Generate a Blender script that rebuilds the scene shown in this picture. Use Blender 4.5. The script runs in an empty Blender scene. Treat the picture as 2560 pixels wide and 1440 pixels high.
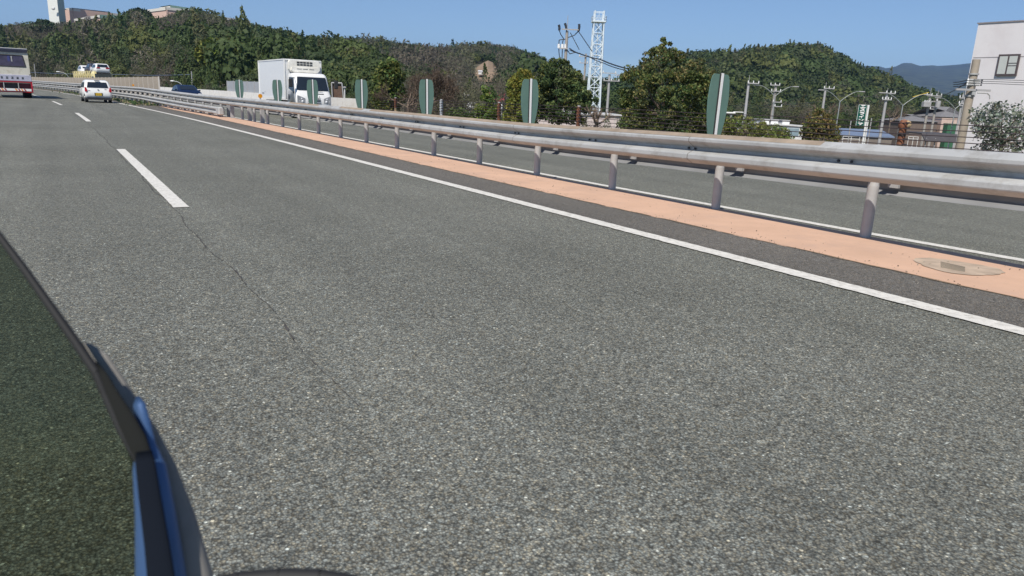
import bpy, math, random
import numpy as np
from mathutils import Vector, Matrix
random.seed(7); rng = np.random.default_rng(11)
sc = bpy.context.scene
COL = sc.collection
rad = math.radians
# ------------------------------------------------------------------ camera
F, PITCH, ROLL, H = 1800.0, rad(14.55), rad(2.35), 1.22
cp, sp, cr, sr = math.cos(PITCH), math.sin(PITCH), math.cos(ROLL), math.sin(ROLL)
FW = np.array([0, cp, -sp]); RT0 = np.array([1., 0, 0]); UP0 = np.array([0, sp, cp])
RT = cr * RT0 + sr * UP0; UPV = -sr * RT0 + cr * UP0; CAM = np.array([0, 0, H])
cd = bpy.data.cameras.new('camera'); cam = bpy.data.objects.new('camera', cd); COL.objects.link(cam)
cd.sensor_width = 36; cd.lens = F / 2560 * 36; cd.clip_start = 0.02; cd.clip_end = 20000
cam.matrix_world = Matrix([[RT[0], UPV[0], -FW[0], 0], [RT[1], UPV[1], -FW[1], 0], [RT[2], UPV[2], -FW[2], H], [0, 0, 0, 1]])
cd.dof.use_dof = True; cd.dof.focus_distance = 22; cd.dof.aperture_fstop = 9
sc.camera = cam
# ------------------------------------------------------------------ sky, sun
SUN_EL, SUN_PHI = rad(50.5), rad(160)          # phi: counter-clockwise from the camera's heading
sdir = Vector((-math.sin(SUN_PHI) * math.cos(SUN_EL), math.cos(SUN_PHI) * math.cos(SUN_EL), math.sin(SUN_EL)))
w = bpy.data.worlds.new('World'); sc.world = w; w.use_nodes = True
nt = w.node_tree; bg = nt.nodes['Background']; sky = nt.nodes.new('ShaderNodeTexSky')
sky.sky_type = 'NISHITA'; sky.sun_disc = False; sky.sun_elevation = SUN_EL
sky.sun_rotation = math.atan2(sdir.x, sdir.y)
sky.air_density = 1.0; sky.dust_density = 0.0; sky.ozone_density = 3.4; sky.altitude = 2500
nt.links.new(sky.outputs[0], bg.inputs[0]); bg.inputs[1].default_value = 0.080
sd = bpy.data.lights.new('sun', 'SUN'); sun = bpy.data.objects.new('sun', sd); COL.objects.link(sun)
sd.energy = 3.6; sd.angle = rad(0.53); sd.color = (1, 0.935, 0.83)
sun.rotation_euler = sdir.to_track_quat('Z', 'Y').to_euler(); sun.location = (0, -20, 40)
sc.view_settings.view_transform = 'Standard'; sc.view_settings.look = 'None'
sc.view_settings.exposure = 0.47; sc.view_settings.gamma = 1
sc.render.engine = 'CYCLES'
cy = sc.cycles; cy.max_bounces = 7; cy.diffuse_bounces = 3; cy.glossy_bounces = 3; cy.transparent_max_bounces = 12
cy.volume_bounces = 0; cy.use_denoising = True; cy.caustics_reflective = False; cy.caustics_refractive = False
sc.render.film_transparent = False
TOWN = -3.5
# ------------------------------------------------------------------ pixel helpers (plan positions measured on the photo)
def ray(px, py):
    return FW + (px - 1280) / F * RT - (py - 720) / F * UPV
def At(px, py, depth):
    """point seen at a pixel, at a distance measured along the ground heading of the camera"""
    d = ray(px, py); return CAM + d * depth / d[1]
def U(px, py, z=0.0):
    d = ray(px, py); return CAM + d * (z - H) / d[2]
# ------------------------------------------------------------------ road path
TH = rad(32.2); S1, K1, LL, G, S2 = 5.0, 0.001576, 28.77, 0.0043, 40.6
ps = np.arange(-30, 620, 0.5)
pk = K1 * np.clip((ps - S1) / LL, 0, 1)
ph = TH + np.concatenate([[0], np.cumsum(pk[:-1]) * .5]); ph -= ph[60] - TH
pxx = np.concatenate([[0], np.cumsum(-np.sin(ph[:-1]) * .5)]); pyy = np.concatenate([[0], np.cumsum(np.cos(ph[:-1]) * .5)])
pxx -= pxx[60]; pyy -= pyy[60]
pz = np.where(ps > S2 + 20, G * (ps - S2 - 10), G * np.maximum(ps - S2, 0) ** 2 / 40)
pz = np.minimum(pz, 1.2)
def P(s, lat, dz=0.0):
    h = np.interp(s, ps, ph)
    return np.array([np.interp(s, ps, pxx) + math.cos(h) * lat, np.interp(s, ps, pyy) + math.sin(h) * lat, np.interp(s, ps, pz) + dz])
def HD(s): return float(np.interp(s, ps, ph))
# ------------------------------------------------------------------ materials
def lin(r, g, b):
    f = lambda v: ((v / 255 + .055) / 1.055) ** 2.4 if v > 10 else v / 255 / 12.92
    return (f(r), f(g), f(b), 1)
MATS = {}
def new_mat(name):
    m = bpy.data.materials.new(name); m.use_nodes = True; MATS[name] = m
    return m, m.node_tree, m.node_tree.nodes['Principled BSDF']
def ramp(nt, fac, stops):
    r = nt.nodes.new('ShaderNodeValToRGB'); e = r.color_ramp.elements
    while len(e) < len(stops): e.new(.5)
    for k, (p, c) in enumerate(stops): e[k].position = p; e[k].color = c if len(c) == 4 else (*c, 1)
    nt.links.new(fac, r.inputs[0]); return r.outputs[0]
def noise(nt, scale, detail=4, vec=None, rough=.55, kind='Position'):
    n = nt.nodes.new('ShaderNodeTexNoise'); n.inputs['Scale'].default_value = scale; n.inputs['Detail'].default_value = detail
    n.inputs['Roughness'].default_value = rough
    if vec is None:
        if kind == 'Position': g = nt.nodes.new('ShaderNodeNewGeometry'); vec = g.outputs['Position']
        else: g = nt.nodes.new('ShaderNodeTexCoord'); vec = g.outputs['Object']
    nt.links.new(vec, n.inputs['Vector']); return n.outputs['Fac']
def mix(nt, a, b, fac, mode='MIX'):
    m = nt.nodes.new('ShaderNodeMix'); m.data_type = 'RGBA'; m.blend_type = mode
    for s, v in ((m.inputs[0], fac), (m.inputs[6], a), (m.inputs[7], b)):
        if hasattr(v, 'is_output'): nt.links.new(v, s)
        else: s.default_value = v if not isinstance(v, tuple) or len(v) == 4 else (*v, 1)
    return m.outputs[2]
def bump(nt, bs, h, dist=.01, strength=.5):
    b = nt.nodes.new('ShaderNodeBump'); b.inputs['Distance'].default_value = dist; b.inputs['Strength'].default_value = strength
    nt.links.new(h, b.inputs['Height']); nt.links.new(b.outputs[0], bs.inputs['Normal'])
def M(name, col=(.4, .4, .4), rough=.6, metal=0., var=.12, scale=3., bmp=0., spec=.5, kind='Object', dirt=None, dscale=1.5):
    if name in MATS: return MATS[name]
    m, nt, bs = new_mat(name)
    c = lin(*col) if max(col) > 1 else (*col, 1)
    f = noise(nt, scale, 5, kind=kind)
    a = tuple(v * (1 - var) for v in c[:3]); b = tuple(min(1, v * (1 + var)) for v in c[:3])
    o = ramp(nt, f, [(.3, a), (.7, b)])
    if dirt:
        g = noise(nt, dscale, 7, kind=kind, rough=.7); r = ramp(nt, g, [(.5, (0, 0, 0)), (.72, (.75, .75, .75))])
        o = mix(nt, o, lin(*dirt), r)
    nt.links.new(o, bs.inputs['Base Color'])
    bs.inputs['Roughness'].default_value = rough; bs.inputs['Metallic'].default_value = metal
    bs.inputs['Specular IOR Level'].default_value = spec
    if bmp: bump(nt, bs, noise(nt, scale * 4, 4, kind=kind), .02, bmp)
    return m
def asphalt(name, tint=(1, 1, 1), level=1.0, con=1.0):
    m, nt, bs = new_mat(name)
    g = nt.nodes.new('ShaderNodeNewGeometry'); mp = nt.nodes.new('ShaderNodeMapping'); mp.inputs['Rotation'].default_value = (0, 0, -TH)
    nt.links.new(g.outputs['Position'], mp.inputs['Vector']); v = mp.outputs[0]
    wn = nt.nodes.new('ShaderNodeTexNoise'); wn.inputs['Scale'].default_value = 55; wn.inputs['Detail'].default_value = 3; nt.links.new(v, wn.inputs['Vector'])
    wa = nt.nodes.new('ShaderNodeVectorMath'); wa.operation = 'MULTIPLY_ADD'; wa.inputs[1].default_value = (.014, .014, .014); nt.links.new(wn.outputs['Color'], wa.inputs[0]); nt.links.new(v, wa.inputs[2]); v_ = v; v = wa.outputs[0]
    def vor(sc_, feat='F1'):
        n = nt.nodes.new('ShaderNodeTexVoronoi'); n.inputs['Scale'].default_value = sc_; n.feature = feat; nt.links.new(v, n.inputs['Vector']); return n
    v1 = vor(118); v2 = vor(46)
    sep = nt.nodes.new('ShaderNodeSeparateColor'); nt.links.new(v1.outputs['Color'], sep.inputs[0])
    T = lambda x: tuple((.165 + (x - .165) * con) * t * level for t in tint)
    stone = ramp(nt, sep.outputs[0], [(0, T(.085)), (.3, T(.13)), (.75, T(.185)), (.95, T(.25)), (.99, T(.32)), (1., T(.60))])
    warm = ramp(nt, sep.outputs[1], [(0, (.90, .97, 1.04)), (.6, (1, 1, 1)), (1., (1.12, 1.02, .88))])
    col = mix(nt, stone, warm, 1.0, 'MULTIPLY')
    dk = ramp(nt, v1.outputs['Distance'], [(.3, (1, 1, 1)), (.75, (.34, .34, .34))])
    col = mix(nt, col, dk, 1.0, 'MULTIPLY')
    sp2 = nt.nodes.new('ShaderNodeSeparateColor'); nt.links.new(v2.outputs['Color'], sp2.inputs[0])
    pt = ramp(nt, sp2.outputs[2], [(0, (.72, .72, .72)), (.6, (1.02, 1.02, 1.02)), (1, (1.3, 1.3, 1.3))])
    col = mix(nt, col, pt, .8, 'MULTIPLY')
    big = ramp(nt, noise(nt, .35, 4, v), [(.3, (.87, .87, .86)), (.7, (1.1, 1.1, 1.1))])
    col = mix(nt, col, big, 1.0, 'MULTIPLY')
    mp2 = nt.nodes.new('ShaderNodeMapping'); mp2.inputs['Scale'].default_value = (1.1, .03, 1); nt.links.new(v, mp2.inputs['Vector'])
    strk = ramp(nt, noise(nt, 1.2, 4, mp2.outputs[0]), [(.3, (.84, .84, .84)), (.68, (1.1, 1.1, 1.1))])
    col = mix(nt, col, strk, 1.0, 'MULTIPLY')
    nt.links.new(col, bs.inputs['Base Color']); bs.inputs['Roughness'].default_value = .82; bs.inputs['Specular IOR Level'].default_value = .35
    bump(nt, bs, v1.outputs['Distance'], .006, .55)
    return m
def leafmat(name, trans=.34):
    """leaf colour is a mesh attribute (each leaf cluster has its own tint)"""
    m, nt, bs = new_mat(name)
    a = nt.nodes.new('ShaderNodeAttribute'); a.attribute_name = 'tint'
    nt.links.new(a.outputs['Color'], bs.inputs['Base Color']); bs.inputs['Roughness'].default_value = .65
    bs.inputs['Specular IOR Level'].default_value = .25
    tr = nt.nodes.new('ShaderNodeBsdfTranslucent'); nt.links.new(a.outputs['Color'], tr.inputs['Color'])
    mx = nt.nodes.new('ShaderNodeMixShader'); mx.inputs[0].default_value = trans
    out = nt.nodes['Material Output']; nt.links.new(bs.outputs[0], mx.inputs[1]); nt.links.new(tr.outputs[0], mx.inputs[2]); nt.links.new(mx.outputs[0], out.inputs[0])
    return m
LEAF = leafmat('leaf'); 
ASPH = asphalt('asphalt', (1.01, 1.02, .885), 1.53, .92)
ASPH2 = asphalt('asphalt_far_side', (1.02, 1.03, .88), 1.5, .8)
SHOUL = asphalt('shoulder_asphalt', (1.07, .995, .89), 1.26, .45)
PAINT = M('road_paint', (.72, .70, .645), .7, var=.12, scale=14, kind='Position', bmp=.15, dirt=(152, 146, 136), dscale=24)
ORANGE = M('orange_paving', (.64, .415, .29), .85, var=.09, scale=1.3, kind='Position', bmp=.1, dirt=(188, 158, 140), dscale=1.1)
GALV = M('galvanised_steel', (.42, .425, .425), .6, .05, var=.13, scale=1.3, kind='Position', dirt=(136, 132, 126), dscale=3.2)
GALVP = M('galvanised_post', (.43, .43, .435), .55, .1, var=.10, scale=5, kind='Position')
BOLT = M('dark_bolt', (.05, .05, .06), .5, .5)
CONC = M('concrete', (.55, .54, .52), .85, var=.12, scale=1.2, bmp=.2, kind='Position', dirt=(150, 146, 138), dscale=2)
PARAP = M('pale_parapet', (.74, .73, .71), .8, var=.05, scale=1., kind='Position', dirt=(196, 190, 182), dscale=2.5)
WHITE = M('white_paint', (.80, .80, .79), .35, var=.02)
BLACKR = M('black_rubber', (.015, .015, .016), .7, var=.1)
GLASSD = M('dark_glass', (.018, .024, .032), .07, var=.1, spec=.8)
GRASS = M('dry_grass', (.16, .15, .075), .9, var=.35, scale=1.5, kind='Position', bmp=.4)
SOIL = M('soil', (.12, .105, .075), .95, var=.3, scale=3, kind='Position', bmp=.4)
BARK = M('bark', (.16, .125, .10), .9, var=.25, scale=8, bmp=.5)
POLEC = M('pole_concrete', (.34, .315, .29), .8, var=.12, scale=2)
POLEL = M('pole_pale', (.38, .375, .38), .7, var=.1, scale=2)
WIRE = M('cable_sheath', (.03, .035, .045), .6)
RUST = M('rusty_paint', (.17, .062, .03), .75, var=.4, scale=16, kind='Position', dirt=(170, 120, 88), dscale=10)
# ------------------------------------------------------------------ mesh builder
class MB:
    def __init__(s): s.v = []; s.f = []; s.m = []; s.mats = []; s.sm = []
    def mi(s, m):
        if m not in s.mats: s.mats.append(m)
        return s.mats.index(m)
    def add(s, vs, fs, m, smooth=False):
        o = len(s.v); s.v += [tuple(map(float, q)) for q in vs]; i = s.mi(m)
        for f in fs: s.f.append(tuple(o + k for k in f)); s.m.append(i); s.sm.append(smooth)
        return s
    def box(s, c, d, m, rz=0., ry=0., rx=0.):
        R = Matrix.Rotation(rz, 3, 'Z') @ Matrix.Rotation(ry, 3, 'Y') @ Matrix.Rotation(rx, 3, 'X'); vs = []
        for x in (-.5, .5):
            for y in (-.5, .5):
                for z in (-.5, .5): vs.append(Vector(c) + R @ Vector((x * d[0], y * d[1], z * d[2])))
        return s.add(vs, [(0, 1, 3, 2), (4, 6, 7, 5), (0, 4, 5, 1), (2, 3, 7, 6), (0, 2, 6, 4), (1, 5, 7, 3)], m)
    def bevbox(s, c, d, m, r=.03, rz=0.):
        """box with chamfered vertical and horizontal edges"""
        x, y, z = d[0] / 2, d[1] / 2, d[2] / 2; R = Matrix.Rotation(rz, 3, 'Z'); vs = []
        lv = [(-z, r), (-z + r, 0), (z - r, 0), (z, r)]
        for zz, ins in lv:
            a, b = x - ins, y - ins; q = r
            for p in ((-a + q, -b), (a - q, -b), (a, -b + q), (a, b - q), (a - q, b), (-a + q, b), (-a, b - q), (-a, -b + q)):
                vs.append(Vector(c) + R @ Vector((*p, zz)))
        fs = [tuple(range(7, -1, -1)), tuple(range(24, 32))]
        for k in range(3):
            for i in range(8): fs.append((k * 8 + i, k * 8 + (i + 1) % 8, k * 8 + 8 + (i + 1) % 8, k * 8 + 8 + i))
        return s.add(vs, fs, m)
    def cyl(s, a, b, r0, m, r1=None, n=8, caps=True, smooth=True):
        a, b = Vector(a), Vector(b); r1 = r0 if r1 is None else r1; d = (b - a)
        if d.length < 1e-6: return s
        d.normalize(); u = d.orthogonal().normalized(); v = d.cross(u); vs = []
        for p, r in ((a, r0), (b, r1)):
            for k in range(n):
                t = 2 * math.pi * k / n; vs.append(p + (u * math.cos(t) + v * math.sin(t)) * r)
        s.add(vs, [(k, (k + 1) % n, n + (k + 1) % n, n + k) for k in range(n)], m, smooth)
        if caps: s.add(vs, [tuple(range(n - 1, -1, -1)), tuple(range(n, 2 * n))], m)
        return s
    def tube(s, pts, r, m, n=5):
        rr = r if hasattr(r, '__len__') else [r] * len(pts)
        for k in range(len(pts) - 1): s.cyl(pts[k], pts[k + 1], rr[k], m, rr[k + 1], n, caps=(k == 0 or k == len(pts) - 2))
        return s
    def ball(s, c, r, m, n=8, sc_=(1, 1, 1)):
        vs = []; fs = []; k = n // 2
        for i in range(k + 1):
            t = math.pi * i / k
            for j in range(n):
                p = 2 * math.pi * j / n; vs.append((c[0] + r * sc_[0] * math.sin(t) * math.cos(p), c[1] + r * sc_[1] * math.sin(t) * math.sin(p), c[2] + r * sc_[2] * math.cos(t)))
        for i in range(k):
            for j in range(n): fs.append((i * n + j, (i + 1) * n + j, (i + 1) * n + (j + 1) % n, i * n + (j + 1) % n))
        return s.add(vs, fs, m, True)
    def prism(s, poly, y0, y1, m, ax='y'):
        """poly in (x,z) extruded along y (ax='y'), or (y,z) along x (ax='x'), or (x,y) along z"""
        n = len(poly); f = {'y': lambda p, t: (p[0], t, p[1]), 'x': lambda p, t: (t, p[0], p[1]), 'z': lambda p, t: (p[0], p[1], t)}[ax]
        vs = [f(p, y0) for p in poly] + [f(p, y1) for p in poly]
        return s.add(vs, [tuple(range(n)), tuple(range(2 * n - 1, n - 1, -1))] + [(k, n + k, n + (k + 1) % n, (k + 1) % n) for k in range(n)], m)
    def build(s, name, parent=None, loc=None, rz=None, **tags):
        me = bpy.data.meshes.new(name); me.from_pydata(s.v, [], s.f)
        for m in s.mats: me.materials.append(m)
        me.polygons.foreach_set('material_index', s.m); me.polygons.foreach_set('use_smooth', s.sm); me.update()
        o = bpy.data.objects.new(name, me); COL.objects.link(o)
        if parent is not None: o.parent = parent
        if loc is not None: o.location = loc
        if rz is not None: o.rotation_euler = (0, 0, rz)
        tag(o, **tags); return o
def tag(o, label=None, cat=None, group=None, kind=None):
    if label: o['label'] = label
    if cat: o['category'] = cat
    if group: o['group'] = group
    if kind: o['kind'] = kind
    return o
def thing(name, label, cat, loc=(0, 0, 0), rz=0., group=None):
    o = bpy.data.objects.new(name, None); COL.objects.link(o); o.location = tuple(map(float, loc)); o.rotation_euler = (0, 0, rz)
    o.empty_display_size = .3
    return tag(o, label, cat, group)
def copy_tree(o, parent=None):
    c = o.copy(); COL.objects.link(c); c.parent = parent
    for ch in list(o.children): copy_tree(ch, c)
    return c
def strip(name, lat0, lat1, s0, s1, dz, mat, step=1.0, jit0=0., jit1=0., thick=0., **tags):
    """sheet following the road between two lateral offsets (numbers or functions of s)"""
    mb = MB(); n = max(2, int((s1 - s0) / step) + 1); S = np.linspace(s0, s1, n)
    f = lambda l, s: l(s) if callable(l) else l
    vs = []
    for s in S:
        vs.append(P(s, f(lat0, s) + random.uniform(-jit0, jit0), dz)); vs.append(P(s, f(lat1, s) + random.uniform(-jit1, jit1), dz))
    mb.add(vs, [(2 * k, 2 * k + 1, 2 * k + 3, 2 * k + 2) for k in range(n - 1)], mat)
    if thick:
        lo = [v - np.array([0, 0, thick]) for v in vs]; o = len(vs)
        mb.add(vs + lo, [(2 * k + 1, o + 2 * k + 1, o + 2 * k + 3, 2 * k + 3) for k in range(n - 1)] + [(2 * k, 2 * k + 2, o + 2 * k + 2, o + 2 * k) for k in range(n - 1)], mat)
    return mb.build(name, **tags)
def sweep(mb, prof, S, mat, lat, smooth=True, close=False, dz=None):
    """sweep a profile [(lateral, z)] along the road"""
    n = len(prof); vs = []
    for s in S:
        b = dz(s) if dz else 0.; l = lat(s) if callable(lat) else lat
        for a, z in prof: vs.append(P(s, l + a, z + b))
    fs = []
    for k in range(len(S) - 1):
        for j in range(n if close else n - 1):
            jj = (j + 1) % n; fs.append((k * n + j, k * n + jj, (k + 1) * n + jj, (k + 1) * n + j))
    mb.add(vs, fs, mat, smooth)
    if close: mb.add(vs, [tuple(range(n)), tuple(range(len(vs) - 1, len(vs) - n - 1, -1))], mat)
#==================================================================== GROUND
gb = MB(); gb.add([(-9000, -300, TOWN - .02), (9000, -300, TOWN - .02), (9000, 8700, TOWN - .02), (-9000, 8700, TOWN - .02)], [(0, 1, 2, 3)], GRASS)
gb.build('ground', kind='structure')
SEND = 420
strip('road', -8.5, 5.0, -12, SEND, 0, ASPH, 2, kind='structure')
strip('shoulder', 4.86, 7.0, -12, SEND, .004, SHOUL, 1, kind='structure')
OZ = lambda s: 6.95 + np.interp(s, [2, 12], [.12, 0])
onear = lambda s: float(np.interp(s, [-5, 3, 12, 18, 25, 38, 46, 58], [5.70, 5.70, 5.72, 5.78, 5.85, 6.05, 6.15, 6.9]))
strip('median_strip', onear, lambda s: float(OZ(s)), -10, 58, .012, ORANGE, .22, jit0=.018, thick=.17, kind='structure')
strip('edge_line', 4.71, 4.89, -3, 60, .009, PAINT, .06, jit0=.007, jit1=.005, kind='structure')
strip('edge_line', 4.71, 4.89, 60, SEND, .009, PAINT, 1, kind='structure')
DIRT = M('edge_dirt', (.19, .145, .10), .9, var=.3, scale=6, kind='Position')
strip('edge_dirt', lambda s: onear(s) - .022, lambda s: onear(s) + .03, -8, 56, .0085, DIRT, .11, jit0=.022, kind='structure')
strip('left_edge_line', -2.85, -2.65, -12, SEND, .006, PAINT, 1, kind='structure')
for k in range(-1, 14):
    s0 = 8.2 + 20 * k
    strip('lane_dash', .955, 1.105, s0, s0 + 8, .006, PAINT, .07, jit0=.004, jit1=.003, kind='structure')
# thin worn joint between the lanes
JOINT = M('tar_joint', (.07, .065, .06), .8, var=.3, scale=9, kind='Position')
jl = lambda s: .93 + .02 * math.sin(s * 1.7) + .012 * math.sin(s * 5.1)
strip('tar_joint', jl, lambda s: jl(s) + (.011 if s > 9 else .008 * (random.random() < .55)) , 2.6, 60, .004, JOINT, .05, jit0=.006, jit1=.006, kind='structure')
strip('opposite_road', 6.9, 16.6, -12, SEND, -.16, ASPH2, 2, kind='structure')
OL = lambda s: float(np.interp(s, [2, 5, 10, 20, 40, 60], [8.32, 8.14, 8.03, 8.0, 8.03, 8.05]))
strip('opposite_edge_line', OL, lambda s: OL(s) + .17, -12, SEND, -.154, PAINT, 1, kind='structure')
strip('opposite_outer_line', 15.2, 15.4, -12, SEND, -.154, PAINT, 1, kind='structure')
for k in range(-1, 14):
    strip('opposite_lane_dash', 11.65, 11.8, 15.5 + 20 * k, 23.5 + 20 * k, -.154, PAINT, 1, kind='structure')
# embankment flanks
mb = MB(); S = np.arange(-20, SEND, 4.)
for lo, hi, zz in ((16.5, 17.6, (-.17, -.35)), (17.6, 24.5, (-.35, TOWN))):
    vs = []
    for s in S: vs += [P(s, lo, zz[0]), P(s, hi, zz[1])]
    mb.add(vs, [(2 * k, 2 * k + 1, 2 * k + 3, 2 * k + 2) for k in range(len(S) - 1)], GRASS)
vs = []
for s in S: vs += [P(s, -8.4, -.01), P(s, -16, TOWN)]
mb.add(vs, [(2 * k + 1, 2 * k, 2 * k + 2, 2 * k + 3) for k in range(len(S) - 1)], GRASS)
mb.build('embankment', kind='structure')
# grey mortar patch and drain slot in the orange strip
PATCH = M('mortar', (.47, .37, .28), .85, var=.2, scale=7, kind='Position')
mb = MB(); ctr = U(2392, 666, .017); hx = HD(4)
c = []
for k in range(36):
    a_ = 2 * math.pi * k / 36; rr_ = (1 + .10 * math.sin(3 * a_ + 1) + random.uniform(-.05, .05)); lx, ly = math.cos(a_) * .33 * rr_, math.sin(a_) * .30 * rr_
    c.append((ctr[0] - math.sin(hx) * lx + math.cos(hx) * ly, ctr[1] + math.cos(hx) * lx + math.sin(hx) * ly, .017))
mb.add(c, [tuple(range(len(c)))[::-1]], PATCH)
mb.build('concrete_patch', kind='structure')
mb = MB()
for k in range(5):
    a = U(2352 + 0 * k, 655 + 3 * k, .02); b = U(2412, 668 + 2.6 * k, .02); mb.cyl((a[0], a[1], .02), (b[0], b[1], .02), .006, JOINT, n=4)
mb.mats = [M('drain_metal', (.25, .215, .17), .8)]
mb.build('drain_grating', label='small grey drain grating set in a mortar patch on the orange strip', cat='drain')
#==================================================================== GUARDRAIL
def bz(s): return float(np.interp(s, [2, 4, 10, 40, 58, 75, 200], [.11, .08, 0, .05, .20, .15, .12]))
def wprof(h=.35, d=.105):
    pts = [(.006, 1.0), (-.14 * d, .992), (-.82 * d, .885), (-.95 * d, .86), (-d, .835), (-d, .755), (-.95 * d, .725), (-.84 * d, .70), (-.14 * d, .568), (-.03 * d, .552), (0, .535), (0, .47), (-.03 * d, .452), (-.14 * d, .437), (-.82 * d, .348), (-.95 * d, .32), (-d, .29), (-d, .17), (-.95 * d, .14), (-.82 * d, .115), (-.14 * d, .008), (.006, 0)]
    return [(a, z * h) for a, z in pts]
def wsolid(h=.35, t=.004, side=1):
    f = wprof(h); b = [(a + t, z) for a, z in f][::-1]
    return [(side * a, z) for a, z in f + b]
DUST = M('dusty_steel', (.33, .26, .195), .85, .05, var=.2, scale=5, kind='Position', dirt=(150, 140, 130), dscale=6)
gr = thing('guardrail', 'long grey steel guardrail with two-ridge beams on both sides along the median', 'guardrail', P(4, 6.9))
gr0 = np.array(gr.location)
def rel(mb, root):
    mb.v = [tuple(np.array(v) - np.array(root.location)) for v in mb.v]; return mb
GE = 186
def lapped(mb, lat, z0, s0, s1, side=1, h=.35, L=4.0):
    s = s0; k = 0
    while s < s1 - .01:
        e = min(s + L + .1, s1); S_ = np.linspace(s, e, 5 if s < 60 else 3); o = .003 * (k % 2)
        sweep(mb, wsolid(h, side=side), S_, GALV, lambda q: (lat(q) if callable(lat) else lat) - side * o, smooth=False, close=True, dz=lambda q: z0 + bz(q))
        if s < 60 and side == 1:
            for q in (s + .06, s + .17, s + 2.0, s + 2.14):
                for zz in (.175,) if q > s + 1 else (.175, .285, .06):
                    a = P(q, (lat(q) if callable(lat) else lat) - .012 - (.075 if zz != .175 else 0), z0 + bz(q) + zz); n_ = P(q, -1) - P(q, 0)
                    mb.cyl(a, a + n_ * .018, .013, BOLT if zz == .175 else GALV, n=6)
        s += L; k += 1
mb = MB(); lapped(mb, 6.54, .53, -1.72, GE, 1); rel(mb, gr).build('beam', gr, label='beam facing the near carriageway')
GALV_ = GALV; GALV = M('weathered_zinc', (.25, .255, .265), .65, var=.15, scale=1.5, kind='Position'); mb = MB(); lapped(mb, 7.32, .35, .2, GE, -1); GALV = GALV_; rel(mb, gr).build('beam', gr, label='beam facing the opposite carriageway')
# brown road dust lying on the top lip
mb = MB(); pf_ = wprof()
tp_ = [(a_ - .0025, z_ + .0025) for a_, z_ in pf_[:3]]
for a, b in ((4.6, 8.6), (8.63, 17.0), (17.5, 19.2), (21, 24)):
    mb = MB(); sweep(mb, tp_, np.linspace(a, b, int((b - a) * 2) + 2), DUST, 6.54, dz=lambda q: .53 + bz(q)); rel(mb, gr).build('dust', gr)
SEAM = M('seam_grime', (.17, .15, .135), .8)
for k in range(14): mb = MB(); sweep(mb, [(a_ - .004, z_) for a_, z_ in pf_[1:-1]], [-1.72 + 4 * k + .09, -1.72 + 4 * k + .101], SEAM, 6.54, dz=lambda q: .53 + bz(q)); rel(mb, gr).build('beam_seam', gr)
# posts every two metres, brackets
post_mb = MB(); post_mb.cyl((0, 0, -.1), (0, 0, .50), .055, GALVP, n=16); post_mb.cyl((0, 0, .50), (0, 0, .66), .055, GALVP, .03, n=16)
pm = None; bm_ = None
for k in range(0, 91):
    s = .25 + 2.02 * k + (0 if k else 0)
    if s > GE: break
    p = P(s, 6.93 + np.interp(s, [2, 8], [.06, 0]), 0) - gr0; h = HD(s)
    zs = 1 + bz(s) * .9
    if pm is None:
        o = post_mb.build('post', gr); pm = o
        b = MB(); b.box((0, 0, .60), (.70, .09, .008), GALVP); b.box((-.36, 0, .68), (.04, .11, .18), GALVP); b.box((.36, 0, .52), (.04, .11, .18), GALVP)
        b.add([(.02, -.05, .55), (.26, -.05, .52), (.12, -.58, .54), (.02, -.05, .54), (.26, -.05, .51), (.12, -.58, .53)], [(0, 2, 1), (3, 4, 5), (0, 3, 5, 2), (2, 5, 4, 1), (1, 4, 3, 0)], GALVP)
        bm_ = b.build('bracket', gr)
    else:
        o = pm.copy(); COL.objects.link(o)
        b2 = bm_.copy(); COL.objects.link(b2); b2.parent = gr; b2.location = p + np.array([0, 0, bz(s)]); b2.rotation_euler = (0, 0, h)
    o.parent = gr; o.location = p; o.scale = (1, 1, zs)
bm_.location = P(.25, 7.0) - gr0 + np.array([0, 0, bz(.25)]); bm_.rotation_euler = (0, 0, TH)
# extra closely set square posts where the lower rail ends
for s, la in ((33.6, 6.75), (31.4, 6.95), (35.2, 6.95), (29.6, 7.0)):
    b = MB(); b.box((0, 0, .33), (.14, .13, .68), GALVP); o = b.build('square_post', gr, loc=P(s, la) - gr0, rz=HD(s))
# lower doubled rail
SB0 = 35.2
lr = thing('lower_guardrail', 'second low two-ridge guardrail bolted under the long one, ending in a blunt cap', 'guardrail', P(SB0, 6.45))
blat = lambda s: float(np.interp(s, [SB0, 44, 52, 62], [6.50, 6.42, 6.45, 6.58]))
bzz = lambda s: float(np.interp(s, [SB0, 42, 58, 100], [.10, .13, .22, .22]))
mb = MB(); s = SB0; k = 0
while s < GE - .1:
    e = min(s + 4.1, GE); sweep(mb, wsolid(.34), np.linspace(s, e, 4), GALV, lambda q: blat(q) - .003 * (k % 2), close=True, dz=lambda q: bzz(q)); s += 4; k += 1
rel(mb, lr).build('beam', lr)
mb = MB(); c = P(SB0 - .28, 6.52, .10 + .17); mb.bevbox(c, (.26, .62, .36), GALV, .05, rz=HD(SB0)); rel(mb, lr).build('end_cap', lr)
for k in range(30):
    s = SB0 + .6 + 2.0 * k
    b = MB(); b.box((0, 0, .12), (.12, .14, .30), GALVP); b.build('post', lr, loc=P(s, blat(s) + .16) - np.array(lr.location), rz=HD(s))
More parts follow.
